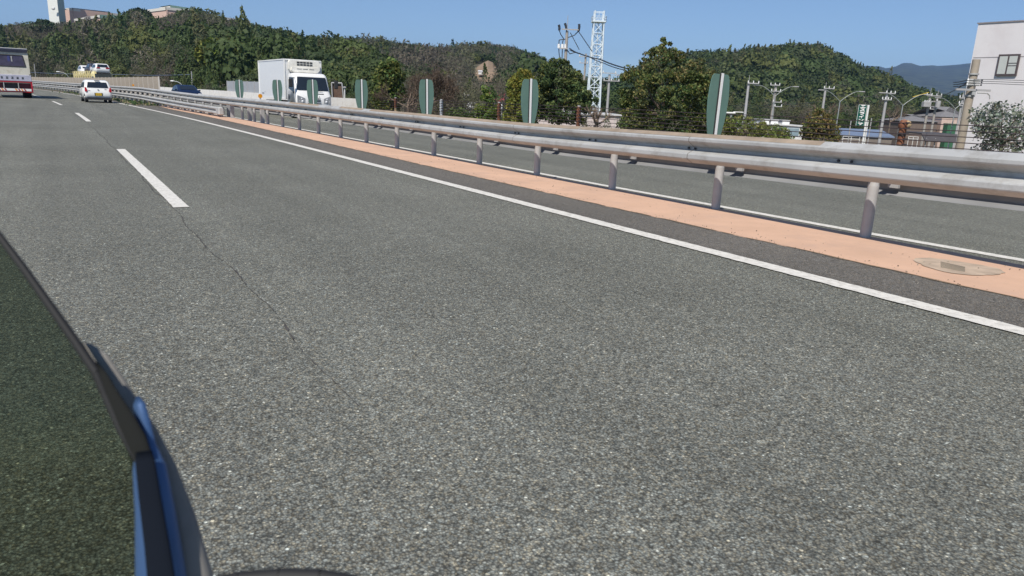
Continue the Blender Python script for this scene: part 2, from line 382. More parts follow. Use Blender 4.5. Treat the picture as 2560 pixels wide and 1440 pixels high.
# dirt and weeds at the foot of the doubled rail
strip('median_soil', lambda s: float(np.interp(s, [50, 58, 70], [6.2, 5.5, 5.4])), 7.0, 50, GE, .010, SOIL, .6, jit0=.12, kind='structure')
def leaves(n, centre, size, spread, cols, flat=0., seedv=None, up=0.):
    """n leaf quads scattered; returns verts, faces, tints"""
    r = seedv if seedv is not None else rng
    c = centre(n) if callable(centre) else centre
    nrm = r.normal(size=(n, 3)); nrm[:, 2] += up; nrm /= np.linalg.norm(nrm, axis=1)[:, None]
    a = np.cross(nrm, r.normal(size=(n, 3))); a /= np.linalg.norm(a, axis=1)[:, None]; b = np.cross(nrm, a)
    sz = size * r.uniform(.6, 1.4, size=(n, 1)); asp = r.uniform(.45, .8, size=(n, 1))
    V = np.stack([c - a * sz * .5, c - b * sz * asp * .5, c + a * sz * .5, c + b * sz * asp * .5], 1)
    cols = np.array(cols); ci = cols[r.integers(0, len(cols), n)] * 1.5 * np.array([.95, 1.02, 1.1]) * r.uniform(.7, 1.3, size=(n, 1))
    return V.reshape(-1, 3), ci
def quadmesh(name, V, tint, mat, parent=None, **tags):
    nq = len(V) // 4; me = bpy.data.meshes.new(name)
    me.vertices.add(len(V)); me.vertices.foreach_set('co', np.ascontiguousarray(V, dtype=np.float32).ravel())
    me.loops.add(nq * 4); me.loops.foreach_set('vertex_index', np.arange(nq * 4, dtype=np.int32))
    me.polygons.add(nq); me.polygons.foreach_set('loop_start', np.arange(nq, dtype=np.int32) * 4)
    me.update(calc_edges=True)
    at = me.color_attributes.new('tint', 'FLOAT_COLOR', 'POINT'); t = np.ones((len(V), 4), dtype=np.float32); t[:, :3] = np.repeat(tint, 4, 0)
    at.data.foreach_set('color', t.ravel()); me.materials.append(mat)
    o = bpy.data.objects.new(name, me); COL.objects.link(o)
    if parent is not None: o.parent = parent
    tag(o, **tags); return o
G_DARK = [(.035, .06, .022), (.05, .08, .028), (.025, .045, .02)]
G_MID = [(.06, .095, .03), (.08, .115, .035), (.045, .075, .025)]
G_YEL = [(.17, .17, .035), (.13, .15, .03), (.21, .19, .05), (.09, .11, .03)]
BROWN = [(.12, .085, .06), (.15, .11, .08), (.09, .065, .05)]
wv = []; wc = []
for s, l, n, h in ((52.5, 5.8, 140, .16), (57, 5.6, 160, .2), (64, 5.5, 120, .15), (72, 5.5, 120, .18), (80, 5.5, 100, .15), (90, 5.4, 100, .15)):
    c = P(s, l, 0) + rng.normal(size=(n, 3)) * (.5, .5, .01) + np.stack([np.zeros(n), np.zeros(n), rng.uniform(0, h, n)], 1)
    v, t = leaves(n, c, .16, 0, G_MID + [(.2, .16, .09)]); wv.append(v); wc.append(t)
quadmesh('weeds', np.concatenate(wv), np.concatenate(wc), LEAF, kind='stuff', label='low weeds growing in dirt at the foot of the guardrail', cat='weeds')
gv = []; gt_ = []
rg = np.random.default_rng(5); n = 1500; S_ = rg.uniform(1.5, 30, n) ** 1.0; L_ = np.where(rg.uniform(size=n) < .55, 5.72 + rg.exponential(.10, n) * np.sign(rg.normal(size=n)), rg.uniform(4.95, 6.9, n))
c = np.array([P(a_, b_, .02) for a_, b_ in zip(S_, L_)]); v, t = leaves(n, c, .016, 0, [(.10, .075, .05), (.05, .045, .04), (.24, .20, .15), (.14, .11, .08)], up=2.5, seedv=rg)
quadmesh('grit', v, t, LEAF, kind='stuff', label='loose grit and leaf crumbs along the edge of the orange strip', cat='grit')
#==================================================================== DELINEATOR PANELS (glare screens)
GRN = M('green_panel', (.115, .205, .170), .55, var=.06, scale=4)
DGRN = M('dark_channel', (.03, .025, .03), .6)
def panel():
    r = thing('glare_panel', 'x', 'glare panel')
    ys = [(0, .108), (.12, .139), (.28, .165), (.44, .173), (.57, .164), (.66, .150), (.702, .134), (.722, .108)]
    for sgn in (-1, 1):
        poly = [(sgn * .022, 0)] + [(sgn * w_, z) for z, w_ in ys] + [(sgn * .022, .722)]
        b = MB(); b.prism(poly, -.006, .006, GRN); b.build('panel', r)
    b = MB(); b.box((-.002, .0, .36), (.046, .03, .73), DGRN); b.build('channel', r)
    b = MB(); b.box((.008, -.019, .365), (.034, .012, .735), WHITE); b.build('strip', r)
    return r
xs = [(1777, 330), (1314, 303), (1060, 282), (898, 268), (777, 258), (690, 252), (596, 245)]
GP = None; wordsG = ['largest dark green glare panel, nearest the camera on the guardrail', 'green glare panel on the guardrail in front of the twin leafy trees', 'green glare panel on the guardrail in front of the bare brown tree',
    'green glare panel standing between the box truck and the bare tree', 'green glare panel in front of the box truck cab', 'green glare panel in front of the truck\'s white cargo box', 'smallest green glare panel, left of the box truck by the grey fence panels']
for i, (x, y) in enumerate(xs):
    # find s where the rail line (lat 6.9) projects on x
    best = min(np.arange(3, 45, .05), key=lambda s: abs((lambda d: 1280 + F * (d @ RT) / (d @ FW))(P(s, 6.75, .9) - CAM) - x))
    o = panel() if GP is None else copy_tree(GP)
    GP = GP or o
    pt = P(best, 6.82, .86 + bz(best)); o.location = tuple(pt)
    o.rotation_euler = (0, rad(-1 if i else 1), HD(best)); o['label'] = wordsG[i]; o['category'] = 'glare panel'; o['group'] = 'green glare panels along the median guardrail'
OR = M('orange_reflector', (.75, .30, .01), .4, var=.05)
for x, lab in ((651, 'round orange reflector on the guardrail in front of the truck\'s cargo box'), (334, 'small round orange reflector on the far guardrail by the beige fence')):
    best = min(np.arange(10, 90, .05), key=lambda s: abs((lambda d: 1280 + F * (d @ RT) / (d @ FW))(P(s, 6.56, .9) - CAM) - x))
    pt = P(best, 6.56, .88 + bz(best)); r = thing('reflector', lab, 'reflector', pt, HD(best), 'orange reflectors on the guardrail')
    b = MB(); b.cyl((0, -.012, .12), (0, .012, .12), .075, OR, n=16); b.build('disc', r)
    b = MB(); b.box((0, 0, .03), (.05, .02, .08), GALV); b.build('stem', r)
# small pale caps on the opposite rail
for x, y in ((1205, 282), (1330, 300), (1480, 318), (1830, 333), (2200, 352)):
    pass
#==================================================================== BEIGE MEDIAN FENCE
BEI = M('beige_louvre', (.36, .31, .25), .8, var=.06, scale=2, kind='Position'); BEI2 = M('beige_post', (.68, .63, .57), .7)
fr = thing('beige_fence', 'long beige louvred screen fence standing on the median behind the white car', 'fence', P(54, 7.0))
fo = np.array(fr.location); s = 54.2
ft = lambda s: float(np.interp(s, [54, 120, 200], [1.82, 1.50, 1.35])); fb = lambda s: float(np.interp(s, [54, 120], [.95, .85]))
while s < 196:
    b = MB(); t_ = ft(s) + .02; b.box((0, 0, t_ / 2), (.07, .09, t_), BEI2); b.build('post', fr, loc=P(s, 7.05, 0) - fo, rz=HD(s))
    a, c2 = P(s + .04, 7.05, 0), P(s + 1.96, 7.05, 0); b = MB(); d = c2 - a; L = np.hypot(d[0], d[1]); an = math.atan2(d[1], d[0]); z0, z1 = fb(s), ft(s)
    for j in range(10): b.box((0, 0, z0 + .04 + j * (z1 - z0 - .08) / 9), (L, .03, .05), BEI, rx=.5)
    b.box((0, .03, (z0 + z1) / 2), (L, .01, z1 - z0), BEI); b.box((0, -.01, z1 - .015), (L, .06, .03), BEI2)
    b.build('louvre_panel', fr, loc=(a + c2) / 2 - fo, rz=an)
    s += 2
#==================================================================== PARAPET + GREY PANELS
PS0 = 42.0
pr = thing('concrete_parapet', 'white concrete parapet wall along the far side of the opposite carriageway', 'parapet wall', P(PS0, 16))
S_ = list(np.arange(PS0, 300, 3.)); mb = MB(); sweep(mb, [(-.12, -.1), (-.10, .98), (.12, .98), (.14, -.3)], S_, PARAP, 16.0, smooth=False, close=True)
rel(mb, pr).build('wall', pr)
mb = MB()
for s in np.arange(PS0 + 8, 200, 9.): a = P(s, 15.878, .5); mb.box(a, (.03, .02, .96), CONC, rz=HD(s))
rel(mb, pr).build('joint', pr)
GP_ = M('grey_panel', (.36, .38, .41), .6, var=.06, scale=2, kind='Position')
pf = thing('grey_fence', 'grey noise fence panels on top of the white parapet left of the box truck', 'fence', P(64, 16, .98)); fo = np.array(pf.location)
for k in range(12):
    s = 49.5 + 2 * k; b = MB(); b.box((0, 0, .45), (.08, .1, .94), POLEL); b.build('post', pf, loc=P(s, 16, .98) - fo, rz=HD(s))
    if k < 11:
        b = MB(); a, c2 = P(s, 16.02, .98), P(s + 2, 16.02, .98); d = c2 - a
        b.box((0, 0, .45), (2.0, .05, .88), GP_); 
        for q in range(7): b.box((-.85 + q * .28, -.035, .45), (.03, .02, .86), GP_)
        b.build('panel', pf, loc=(a + c2) / 2 - fo, rz=math.atan2(d[1], d[0]))
#==================================================================== CABLE BARRIER (far side, nearer part)
cb = thing('cable_barrier', 'rusty post and cable barrier along the far edge of the opposite carriageway', 'cable barrier', P(9, 16.2, .04)); fo = np.array(cb.location)
mb = MB(); 
for z in (.46, .58, .70, .82, .94, 1.06):
    S_ = np.arange(-1.0, 41, 1.5); pts = [P(s, 16.1, z + .04 + .012 * math.sin(s * 1.1)) - fo for s in S_]; mb.tube(pts, .010, M('dark_cable', (.05, .035, .04), .7), 5)
mb.build('cables', cb)
TRIMC = M('dark_band', (.04, .03, .03), .8); OCH = M('ochre_post', (.42, .30, .17), .8, var=.3, scale=9)
for s, kind in ((9.5, 2), (21.5, 1), (27.0, 1), (32.25, 3), (37.5, 4), (15.0, 1), (4, 1)):
    b = MB()
    m_ = {2: RUST, 1: RUST, 3: M('grey_white_post', (.55, .57, .6), .6), 4: RUST}[kind]
    b.cyl((0, 0, -.3), (0, 0, .86), .07, M('ochre_post', (.42, .30, .17), .8, var=.3, scale=9) if kind in (2, 4) else m_, n=10)
    b.cyl((0, 0, .86 - .3), (0, 0, 1.08), .082, m_, n=10)
    if kind == 2: b.ball((0, 0, 1.0), .125, RUST, 10, (.9, .9, 1.1)); b.cyl((0, 0, .76), (0, 0, .84), .085, TRIMC, n=10); b.ball((.05, -.05, 1.02), .10, M('ochre_post'), 8)
    b.cyl((0, 0, 1.08), (0, 0, 1.12), .06, GALV, n=8)
    for z in (.58, .70, .82, .94, 1.06): b.box((0, -.1, z), (.12, .05, .03), BOLT)
    b.build('post', cb, loc=P(s, 16.2, .04) - fo, rz=HD(s))
#==================================================================== VEHICLES
TYRE = M('tyre', (.02, .02, .021), .85); RIM = M('wheel_metal', (.45, .46, .47), .35, .7); TRIMB = M('black_plastic', (.03, .03, .032), .6)
REDL = M('red_lens', (.35, .01, .015), .15); LENS = M('clear_lens', (.75, .76, .78), .1, spec=.8); YEL = M('yellow_plate', (.85, .55, .03), .5)
INK = M('dark_lettering', (.03, .04, .03), .6)
def text_mesh(body, size, mat, parent, name='lettering', loc=(0, 0, 0), rot=(0, 0, 0), ext=.003):
    cu = bpy.data.curves.new('t', 'FONT'); cu.body = body; cu.size = size; cu.extrude = ext; cu.align_x = 'CENTER'; cu.align_y = 'CENTER'
    t = bpy.data.objects.new('t', cu); COL.objects.link(t); bpy.context.view_layer.update()
    me = bpy.data.meshes.new_from_object(t.evaluated_get(bpy.context.evaluated_depsgraph_get())); bpy.data.objects.remove(t)
    me.materials.clear(); me.materials.append(mat); o = bpy.data.objects.new(name, me); COL.objects.link(o); o.parent = parent
    o.location = loc; o.rotation_euler = rot; return o
def wheel(root, x, y, r=.28, wd=.17):
    side = 1 if x > 0 else -1; b = MB(); b.cyl((x - wd / 2, y, r), (x + wd / 2, y, r), r, TYRE, n=20); t = b.build('wheel', root)
    b = MB(); e = x + side * wd / 2; b.cyl((e - side * .03, y, r), (e + side * .012, y, r), r * .62, RIM, r * .55, n=14); b.cyl((e, y, r), (e + side * .025, y, r), r * .16, TRIMB, n=8); b.build('rim', t)
def car(root, prof, hw, belt, Ht, paint, wins, tum=.17, rw=None, ws=None, wy=(.75, -.75), wr=.28, lights=True):
    """prof: side outline (y,z); rw/ws: ((y,z),(y,z)) rear window and windscreen edges; wins: side windows as (y,z) polygons"""
    cyy = sum(p[0] for p in prof) / len(prof); mz = .65
    def mp(f, y, z):
        k = max(0, (abs(f) - .82) / .18); k = k * k
        t = tum * min(1, max(0, (z - belt) / (Ht - belt))); lo = .06 * min(1, max(0, (.45 - z) / .25))
        return (f * hw * (1 - t - lo), cyy + (y - cyy) * (1 - .045 * k), mz + (z - mz) * (1 - .07 * k))
    fsl = [-1, -.965, -.9, -.82, -.45, 0, .45, .82, .9, .965, 1]; n = len(prof); b = MB(); vs = [mp(f, y, z) for f in fsl for y, z in prof]
    fcs = [(k * n + j, k * n + (j + 1) % n, (k + 1) * n + (j + 1) % n, (k + 1) * n + j) for k in range(len(fsl) - 1) for j in range(n)]
    fcs += [tuple(range(n - 1, -1, -1)), tuple(range(len(vs) - n, len(vs)))]
    b.add(vs, fcs, paint, True); body = b.build('body', root)
    for nm, e in (('rear_window', rw), ('windscreen', ws)):
        if not e: continue
        (y0, z0), (y1, z1) = e; d = Vector((0, y1 - y0, z1 - z0)); nn = Vector((0, -d.z, d.y)).normalized() * .014
        if (nn.y > 0) != (nm == 'windscreen'): nn = -nn
        b = MB(); F_ = [-.80, -.4, 0, .4, .80]; A = [Vector(mp(f, y0, z0)) + nn for f in F_]; B = [Vector(mp(f * (.97), y1, z1)) + nn for f in F_]
        b.add(A + B, [(k, k + 1, 6 + k, 5 + k) for k in range(4)], GLASSD, True); b.build(nm, root)
    for sd_ in (-1, 1):
        for pl in wins:
            b = MB(); vs = [mp(sd_ * .992, y, z) for y, z in pl]; vs = [(x + sd_ * .016, y, z) for x, y, z in vs]
            b.add(vs, [tuple(range(len(vs)))], GLASSD); b.build('side_window', root)
    for y in wy:
        for sd_ in (-1, 1): wheel(root, sd_ * (hw - .09), y, wr)
    b = MB(); b.box((0, cyy, .26), (hw * 1.86, (max(p[0] for p in prof) - min(p[0] for p in prof)) * .93, .14), TRIMB); b.build('underbody', root)
    return mp
# --- white small hatchback seen from behind
PW = M('white_car_paint', (.82, .82, .80), .18, var=.01, spec=.6)
h0 = thing('small_car', 'white small hatchback with yellow number plate driving in the fast lane', 'car', P(57.5, 3.62), HD(57.5))
prof = [(-1.70, .34), (-1.74, .50), (-1.72, .72), (-1.66, .86), (-1.60, 1.02), (-1.44, 1.40), (-1.32, 1.47), (-.6, 1.52), (.2, 1.50), (.45, 1.43), (1.0, 1.02), (1.55, .90), (1.70, .74), (1.72, .45), (1.68, .30), (1.2, .26), (-1.2, .26), (-1.62, .28)]
prof = prof[::-1]
mp = car(h0, prof, .775, .98, 1.52, PW, [[(-1.2, 1.03), (-.30, 1.03), (-.30, 1.40), (-1.05, 1.38)], [(-.22, 1.03), (.75, 1.03), (.42, 1.34), (-.22, 1.40)]], tum=.16, rw=((-1.615, .99), (-1.455, 1.36)), ws=((.96, 1.04), (.48, 1.40)), wy=(1.12, -1.28), wr=.29)
for sd_ in (-1, 1):
    b = MB(); b.prism([(sd_ * .655, .72), (sd_ * .77, .74), (sd_ * .755, 1.0), (sd_ * .70, 1.04), (sd_ * .615, .80)], -1.70, -1.60, REDL); b.v = [(x, y + (z - .8) * .38 - .035, z) for x, y, z in b.v]; b.build('tail_light', h0)
    b = MB(); b.bevbox((sd_ * .88, .62, 1.0), (.20, .10, .15), TRIMB if sd_ < 0 else PW, .02); b.build('mirror', h0)
b = MB(); b.box((0, -1.742, .56), (.46, .02, .19), TRIMB); b.build('plate_recess', h0)
pl = MB(); pl.box((0, -1.756, .55), (.34, .012, .165), YEL); pl = pl.build('number_plate', h0)
text_mesh('54-32', .12, INK, pl, loc=(0, -1.763, .535), rot=(rad(90), 0, 0))
b = MB(); b.box((0, -1.66, .30), (1.30, .16, .10), TRIMB); b.build('rear_diffuser', h0)
b = MB(); b.bevbox((0, -1.47, 1.47), (.30, .09, .05), TRIMB, .01); b.build('high_brake_light', h0)
b = MB(); b.cyl((0, -1.705, .86), (0, -1.725, .86), .045, RIM, n=14); b.build('badge', h0)
b = MB(); b.box((.42, -1.675, .92), (.12, .02, .03), RIM); b.box((-.52, -1.71, .80), (.12, .02, .025), RIM); b.build('lettering', h0)
for x in (-.33, .33):
    b = MB(); b.bevbox((x, -.55, 1.15), (.24, .10, .22), TRIMB, .04); b.build('headrest', h0)
h0.scale = (1, 1, .95)
# --- dark blue car on the opposite carriageway
PB = M('dark_blue_paint', (.012, .025, .075), .2, .3, var=.02, spec=.6)
s_ = 73.0; h1 = thing('blue_car', 'dark blue car approaching on the opposite carriageway beside the white parapet', 'car', P(s_, 12.75, -.16), HD(s_) + math.pi)
pb = [(-2.05, .34), (-2.08, .7), (-1.95, 1.0), (-1.5, 1.42), (-.7, 1.52), (.1, 1.50), (.95, 1.08), (1.85, .92), (2.08, .72), (2.1, .42), (2.0, .27), (-1.95, .27)][::-1]
car(h1, pb, .88, .98, 1.52, PB, [[(-1.5, 1.03), (-.5, 1.03), (-.5, 1.42), (-1.3, 1.38)], [(-.42, 1.03), (.75, 1.03), (.1, 1.42), (-.42, 1.43)]], rw=((-1.90, 1.03), (-1.52, 1.38)), ws=((.92, 1.10), (.14, 1.46)), wy=(1.3, -1.3), wr=.31)
for sd_ in (-1, 1):
    b = MB(); b.bevbox((sd_ * .68, 2.0, .74), (.30, .16, .13), LENS, .03); b.build('headlight', h1)
    b = MB(); b.bevbox((sd_ * 1.0, .62, 1.06), (.18, .10, .14), PB, .02); b.build('mirror', h1)
b = MB(); b.box((0, 2.1, .55), (.9, .03, .2), TRIMB); b.build('grille', h1)
b = MB(); b.box((0, 2.125, .45), (.33, .012, .16), WHITE); b.build('number_plate', h1)
# --- white refrigerated box truck
s_ = 41.4; bt = thing('box_truck', 'white refrigerated box truck approaching on the opposite carriageway', 'truck', P(s_, 12.42, -.16), HD(s_) + math.pi)
BOXW = M('box_panel_white', (.74, .76, .79), .35, var=.015)
b = MB(); b.bevbox((0, -2.65, 1.93), (2.06, 5.2, 2.0), BOXW, .025); cg = b.build('cargo_box', bt)
b = MB()
for x in (-1.03, 1.03):
    b.box((x, -.06, 1.93), (.06, .10, 2.02), WHITE); b.box((x, -5.23, 1.93), (.06, .08, 2.02), WHITE)
    b.box((x, -2.65, 2.925), (.05, 5.24, .06), WHITE); b.box((x, -2.65, .95), (.05, 5.24, .09), WHITE)
b.box((0, -.03, 2.925), (2.08, .06, .06), WHITE); b.build('edge_trim', cg)
b = MB(); b.box((1.035, -4.45, 1.18), (.01, .42, .10), M('grey_print', (.35, .37, .42), .6)); b.box((1.035, -4.05, 1.26), (.01, .03, .05), INK); b.build('marking', cg)
# cooling unit
b = MB(); b.prism([(-.80, 2.90), (.80, 2.90), (.86, 2.80), (.86, 2.45), (.78, 2.33), (.62, 2.29), (-.62, 2.29), (-.78, 2.33), (-.86, 2.45), (-.86, 2.80)], 0, .30, M('cooler_shell', (.76, .74, .68), .45))
b.prism([(-.74, 2.56), (.74, 2.56), (.78, 2.40), (.66, 2.31), (-.66, 2.31), (-.78, 2.40)], .30, .42, M('cooler_shell', (.76, .74, .68), .45)); ru = b.build('cooling_unit', bt)
b = MB()
for z, x0, x1, h in ((2.80, -.45, .45, .075), (2.705, -.45, .45, .04), (2.655, -.45, .45, .03)):
    for k in range(5): b.box((x0 + (x1 - x0) * (k + .5) / 5, .305, z), ((x1 - x0) / 5 - .03, .014, h), TRIMB)
for k in range(3): b.box((-.35 + k * .35, .425, 2.47), (.26, .014, .02), TRIMB)
b.build('grille', ru)
# cab
cabp = [(.12, .52), (.12, 1.0), (.12, 2.14), (.22, 2.24), (.95, 2.27), (1.22, 2.20), (1.32, 2.10), (1.60, 1.32), (1.72, 1.20), (1.78, .95), (1.80, .48), (1.70, .40), (1.30, .40), (1.22, .72), (.95, .86), (.62, .84), (.40, .62), (.36, .52)]
def cmap(f, y, z):
    k = max(0, (abs(f) - .8) / .2) ** 2; t = .07 * min(1, max(0, (z - 1.2) / 1.05))
    return (f * .96 * (1 - t), y - .09 * k * (1 if y > 1 else 0), z - (.05 * k if z > 2 else 0))
F_ = [-1, -.95, -.88, -.8, -.4, 0, .4, .8, .88, .95, 1]; b = MB(); vs = [cmap(f, y, z) for f in F_ for y, z in cabp]; n = len(cabp)
b.add(vs, [(k * n + j, (k + 1) * n + j, (k + 1) * n + (j + 1) % n, k * n + (j + 1) % n) for k in range(len(F_) - 1) for j in range(n)] + [tuple(range(n)), tuple(range(len(vs) - 1, len(vs) - n - 1, -1))], WHITE, True)
cab = b.build('cab', bt)
b = MB(); A = [Vector(cmap(f, 1.565, 1.40)) + Vector((0, .02, .012)) for f in (-.93, -.8, -.4, 0, .4, .8, .93)]; B = [Vector(cmap(f, 1.345, 2.06)) + Vector((0, .02, .012)) for f in (-.86, -.78, -.4, 0, .4, .78, .86)]
b.add(A + B, [(k, k + 1, 8 + k, 7 + k) for k in range(6)], GLASSD, True); b.build('windscreen', cab)
for sd_ in (-1, 1):
    b = MB(); pl_ = [(.30, 1.50), (.95, 1.36), (1.30, 1.22), (1.42, 1.26), (1.26, 2.0), (1.20, 2.08), (.34, 2.10)]; vs = [cmap(sd_, y, z) for y, z in pl_]; b.add([(x + sd_ * .012, y + .02, z) for x, y, z in vs], [tuple(range(7))], GLASSD); b.build('side_window', cab)
    b = MB(); b.box((sd_ * .975, .42, 1.05), (.03, .05, .26), TRIMB); b.build('door_handle', cab)
    b = MB(); b.prism([(sd_ * .52, .78), (sd_ * .52, 1.02), (sd_ * .92, 1.16), (sd_ * .93, .76)], 1.70, 1.80, M('lamp_housing', (.30, .31, .33), .3)); hl = b.build('headlight', bt)
    b = MB(); b.ball((sd_ * .66, 1.78, .86), .075, LENS, 8); b.ball((sd_ * .83, 1.74, .88), .07, LENS, 8); b.ball((sd_ * .70, 1.78, .99), .05, LENS, 8); b.build('lens', hl)
    b = MB(); b.tube([(sd_ * .90, 1.30, 2.02), (sd_ * 1.12, 1.66, 2.0), (sd_ * 1.24, 1.74, 1.92)], .018, TRIMB); b.bevbox((sd_ * 1.25, 1.74, 1.74), (.22, .09, .40), TRIMB, .03); b.build('mirror', bt)
    for y in (.80, -4.3): wheel(bt, sd_ * .86, y, .36, .22)
    b = MB(); b.box((sd_ * .80, -2.2, .70), (.25, 1.0, .34), TRIMB); b.box((sd_ * .95, -3.1, .62), (.03, 2.0, .10), GALV); b.box((sd_ * .95, -3.1, .82), (.03, 2.0, .05), GALV); b.build('side_guard', bt)
b = MB(); b.box((0, 1.80, .66), (1.72, .06, .06), TRIMB); 
for z in (.78, .88, .96): b.box((0, 1.785, z), (.74 - (z - .78) * .4, .05, .035), TRIMB)
b.build('grille', bt)
b = MB(); b.bevbox((0, 1.80, .46), (1.92, .20, .26), WHITE, .05); b.build('bumper', bt)
b = MB(); b.bevbox((0, 1.915, .50), (.42, .012, .2), M('green_plate', (.05, .22, .12), .5), .004); b.build('number_plate', bt)
text_mesh('ISUZU', .22, INK, cab, loc=(0, 1.80, 1.07), rot=(rad(94), 0, math.pi))
text_mesh('T-REX', .0001, INK, cab) if False else None
b = MB(); b.box((-.38, 1.70, 1.25), (.34, .02, .035), TRIMB); b.tube([(-.1, 1.62, 1.38), (-.5, 1.64, 1.40)], .012, TRIMB); b.tube([(.3, 1.62, 1.38), (-.05, 1.64, 1.41)], .012, TRIMB); b.build('wiper', cab)
b = MB(); b.box((0, -2.5, .72), (.85, 5.3, .22), TRIMB); b.build('chassis', bt); bt.scale = (1, 1, 1.06)
# --- big truck at the left edge
REDP = M('red_frame_paint', (.42, .015, .035), .5, var=.2, scale=4); CREAM = M('cream_panel', (.50, .485, .42), .6, var=.05, scale=3, dirt=(150, 142, 120), dscale=2)
s_ = 62.5; lt = thing('large_truck', 'tall cream truck with a big rear window and red tail frame at the left edge', 'truck', P(s_, -.93), HD(s_)); SL = .28
b = MB(); b.prism([(0, 1.55), (.12, 2.3), (.24, 3.05), (8.5, 3.05), (8.5, 1.0), (0, 1.0)], -1.2, 1.2, CREAM, 'x'); bd = b.build('body', lt)
b = MB(); b.prism([(.20, 3.05), (.05, 3.26), (.1, 3.32), (1.4, 3.32), (1.6, 3.05)], -1.17, 1.17, M('bluish_spoiler', (.10, .11, .17), .4), 'x'); b.build('roof_spoiler', lt)
b = MB(); b.box((0, .08, 3.32), (2.36, .05, .03), WHITE); b.build('spoiler_trim', lt)
def on(z, off=-.012): return float(np.interp(z, [1.55, 2.3, 3.05], [0, .12, .24])) + off
b = MB(); b.add([(-1.0, on(2.12), 2.12), (.98, on(2.12), 2.12), (.86, on(2.86), 2.86), (-.9, on(2.86), 2.86)], [(0, 1, 2, 3)], M('truck_glass', (.055, .05, .085), .35, spec=.4, var=.3, scale=3)); rw = b.build('rear_window', lt)
b = MB()
for (x0, z0), (x1, z1) in (((-1.0, 2.12), (.98, 2.12)), ((.98, 2.12), (.86, 2.86)), ((.86, 2.86), (-.9, 2.86)), ((-.9, 2.86), (-1.0, 2.12))):
    b.cyl((x0, on(z0), z0), (x1, on(z1), z1), .035, TRIMB, n=5)
b.box((.05, on(2.5), 2.5), (.14, .02, .6), M('curtain_blue', (.05, .06, .2), .8)); b.box((.22, on(2.5), 2.5), (.08, .02, .6), POLEL); 
b.build('window_frame', rw)
b = MB(); b.bevbox((0, -.05, 1.35), (2.46, .14, .42), M('lilac_board', (.46, .46, .56), .5), .02); bo = b.build('board', lt)
b = MB()
for k in range(8):
    x = .72 - .30 * k; z = 1.36
    b.box((x, -.125, z + .05), (.13, .012, .022), INK); b.box((x, -.125, z - .02), (.12, .012, .02), INK); b.box((x, -.125, z - .065), (.14, .012, .02), INK); b.box((x - .02 + .01 * (k % 3), -.125, z), (.022, .012, .15), INK); b.box((x + .04, -.125, z - .03), (.02, .012, .09), INK)
b.build('lettering', bo)
b = MB(); b.box((0, -.02, 1.10), (2.5, .16, .09), REDP); b.box((0, -.02, .42), (2.5, .12, .07), REDP); b.box((1.2, -.02, .76), (.10, .14, .70), REDP); b.box((-1.2, -.02, .76), (.10, .14, .70), REDP)
b.box((.82, .12, .83), (.66, .1, .34), M('dark_red', (.10, .012, .02), .6)); b.box((-.82, .12, .83), (.66, .1, .34), M('dark_red')); b.box((0, .2, .83), (1.0, .05, .4), TRIMB); b.box((.42, -.06, .84), (.05, .06, .5), GALV); b.box((-.42, -.06, .84), (.05, .06, .5), GALV); b.build('tail_frame', lt)
b = MB(); b.box((0, .8, .75), (2.3, 1.4, .6), TRIMB); b.build('undercarriage', lt)
b = MB(); b.box((0, -.10, .56), (2.3, .05, .16), WHITE); rb = b.build('reflector_bar', lt)
b = MB(); OY = M('orange_stripe', (.85, .28, .02), .5); 
for x0 in (-.95, .18):
    for k in range(4): b.add([(x0 + k * .17, -.13, .63), (x0 + .09 + k * .17, -.13, .63), (x0 + .17 + k * .17, -.13, .49), (x0 + .08 + k * .17, -.13, .49)], [(0, 3, 2, 1)], OY if k % 2 == 0 else REDL)
b.build('warning_stripes', rb)
for x in (-.95, .95):
    for y in (1.3, 2.6): wheel(lt, x, y, .48, .46)
for x in (-1.0, 1.0):
    b = MB(); b.box((x, -.09, .42), (.3, .06, .08), REDL); b.build('tail_light', lt)
b = MB(); b.box((1.19, .0, 1.59), (.14, .1, .05), TRIMB); b.build('hinge', lt)
# --- car transporter
CY = M('pale_yellow_paint', (.80, .70, .36), .5, var=.05, scale=3)
TLAT = 13.4; s_ = 116.; tp = thing('car_transporter', 'pale yellow car transporter lorry behind the beige fence carrying three cars', 'lorry', P(s_, TLAT, -.34), HD(s_) + math.pi)
b = MB(); b.bevbox((0, .1, 1.68), (2.3, 2.0, 2.15), CY, .12); b.prism([(-1.05, 2.72), (1.05, 2.72), (.98, 2.92), (-.98, 2.92)], -.7, 1.0, CY); b.build('cab', tp)
b = MB(); b.box((0, 1.11, 2.2), (2.06, .03, .90), GLASSD); b.build('windscreen', tp)
for sd_ in (-1, 1):
    b = MB(); b.box((sd_ * 1.16, .5, 1.95), (.02, .9, .6), GLASSD); b.build('side_window', tp)
    b = MB(); b.bevbox((sd_ * 1.35, 1.0, 2.0), (.16, .1, .45), TRIMB, .03); b.build('mirror', tp)
    for y in (.4, -7, -8.2, -11.5): wheel(tp, sd_ * 1.0, y, .48, .3)
b = MB(); b.box((0, -6.5, 1.0), (2.4, 12.0, .18), CY); b.box((0, -5.6, 2.42), (2.2, 10.6, .05), CY)
for sd_ in (-1, 1):
    b.box((sd_ * 1.15, -6.4, 2.40), (.07, 12.2, .08), CY); b.box((sd_ * 1.15, -6.4, 2.95), (.05, 11.6, .05), CY)
    for k in range(8):
        y = -1.3 - k * 1.5; b.box((sd_ * 1.15, y, 1.95), (.09, .10, 2.0), CY)
        b.cyl((sd_ * 1.15, y, 1.1), (sd_ * 1.15, y - 1.0, 2.9), .04, CY, n=4)
b.build('deck_frame', tp)
b = MB(); b.bevbox((-.8, -1.15, 1.6), (.5, .5, 1.6), TRIMB, .05); b.build('exhaust_stack', tp)
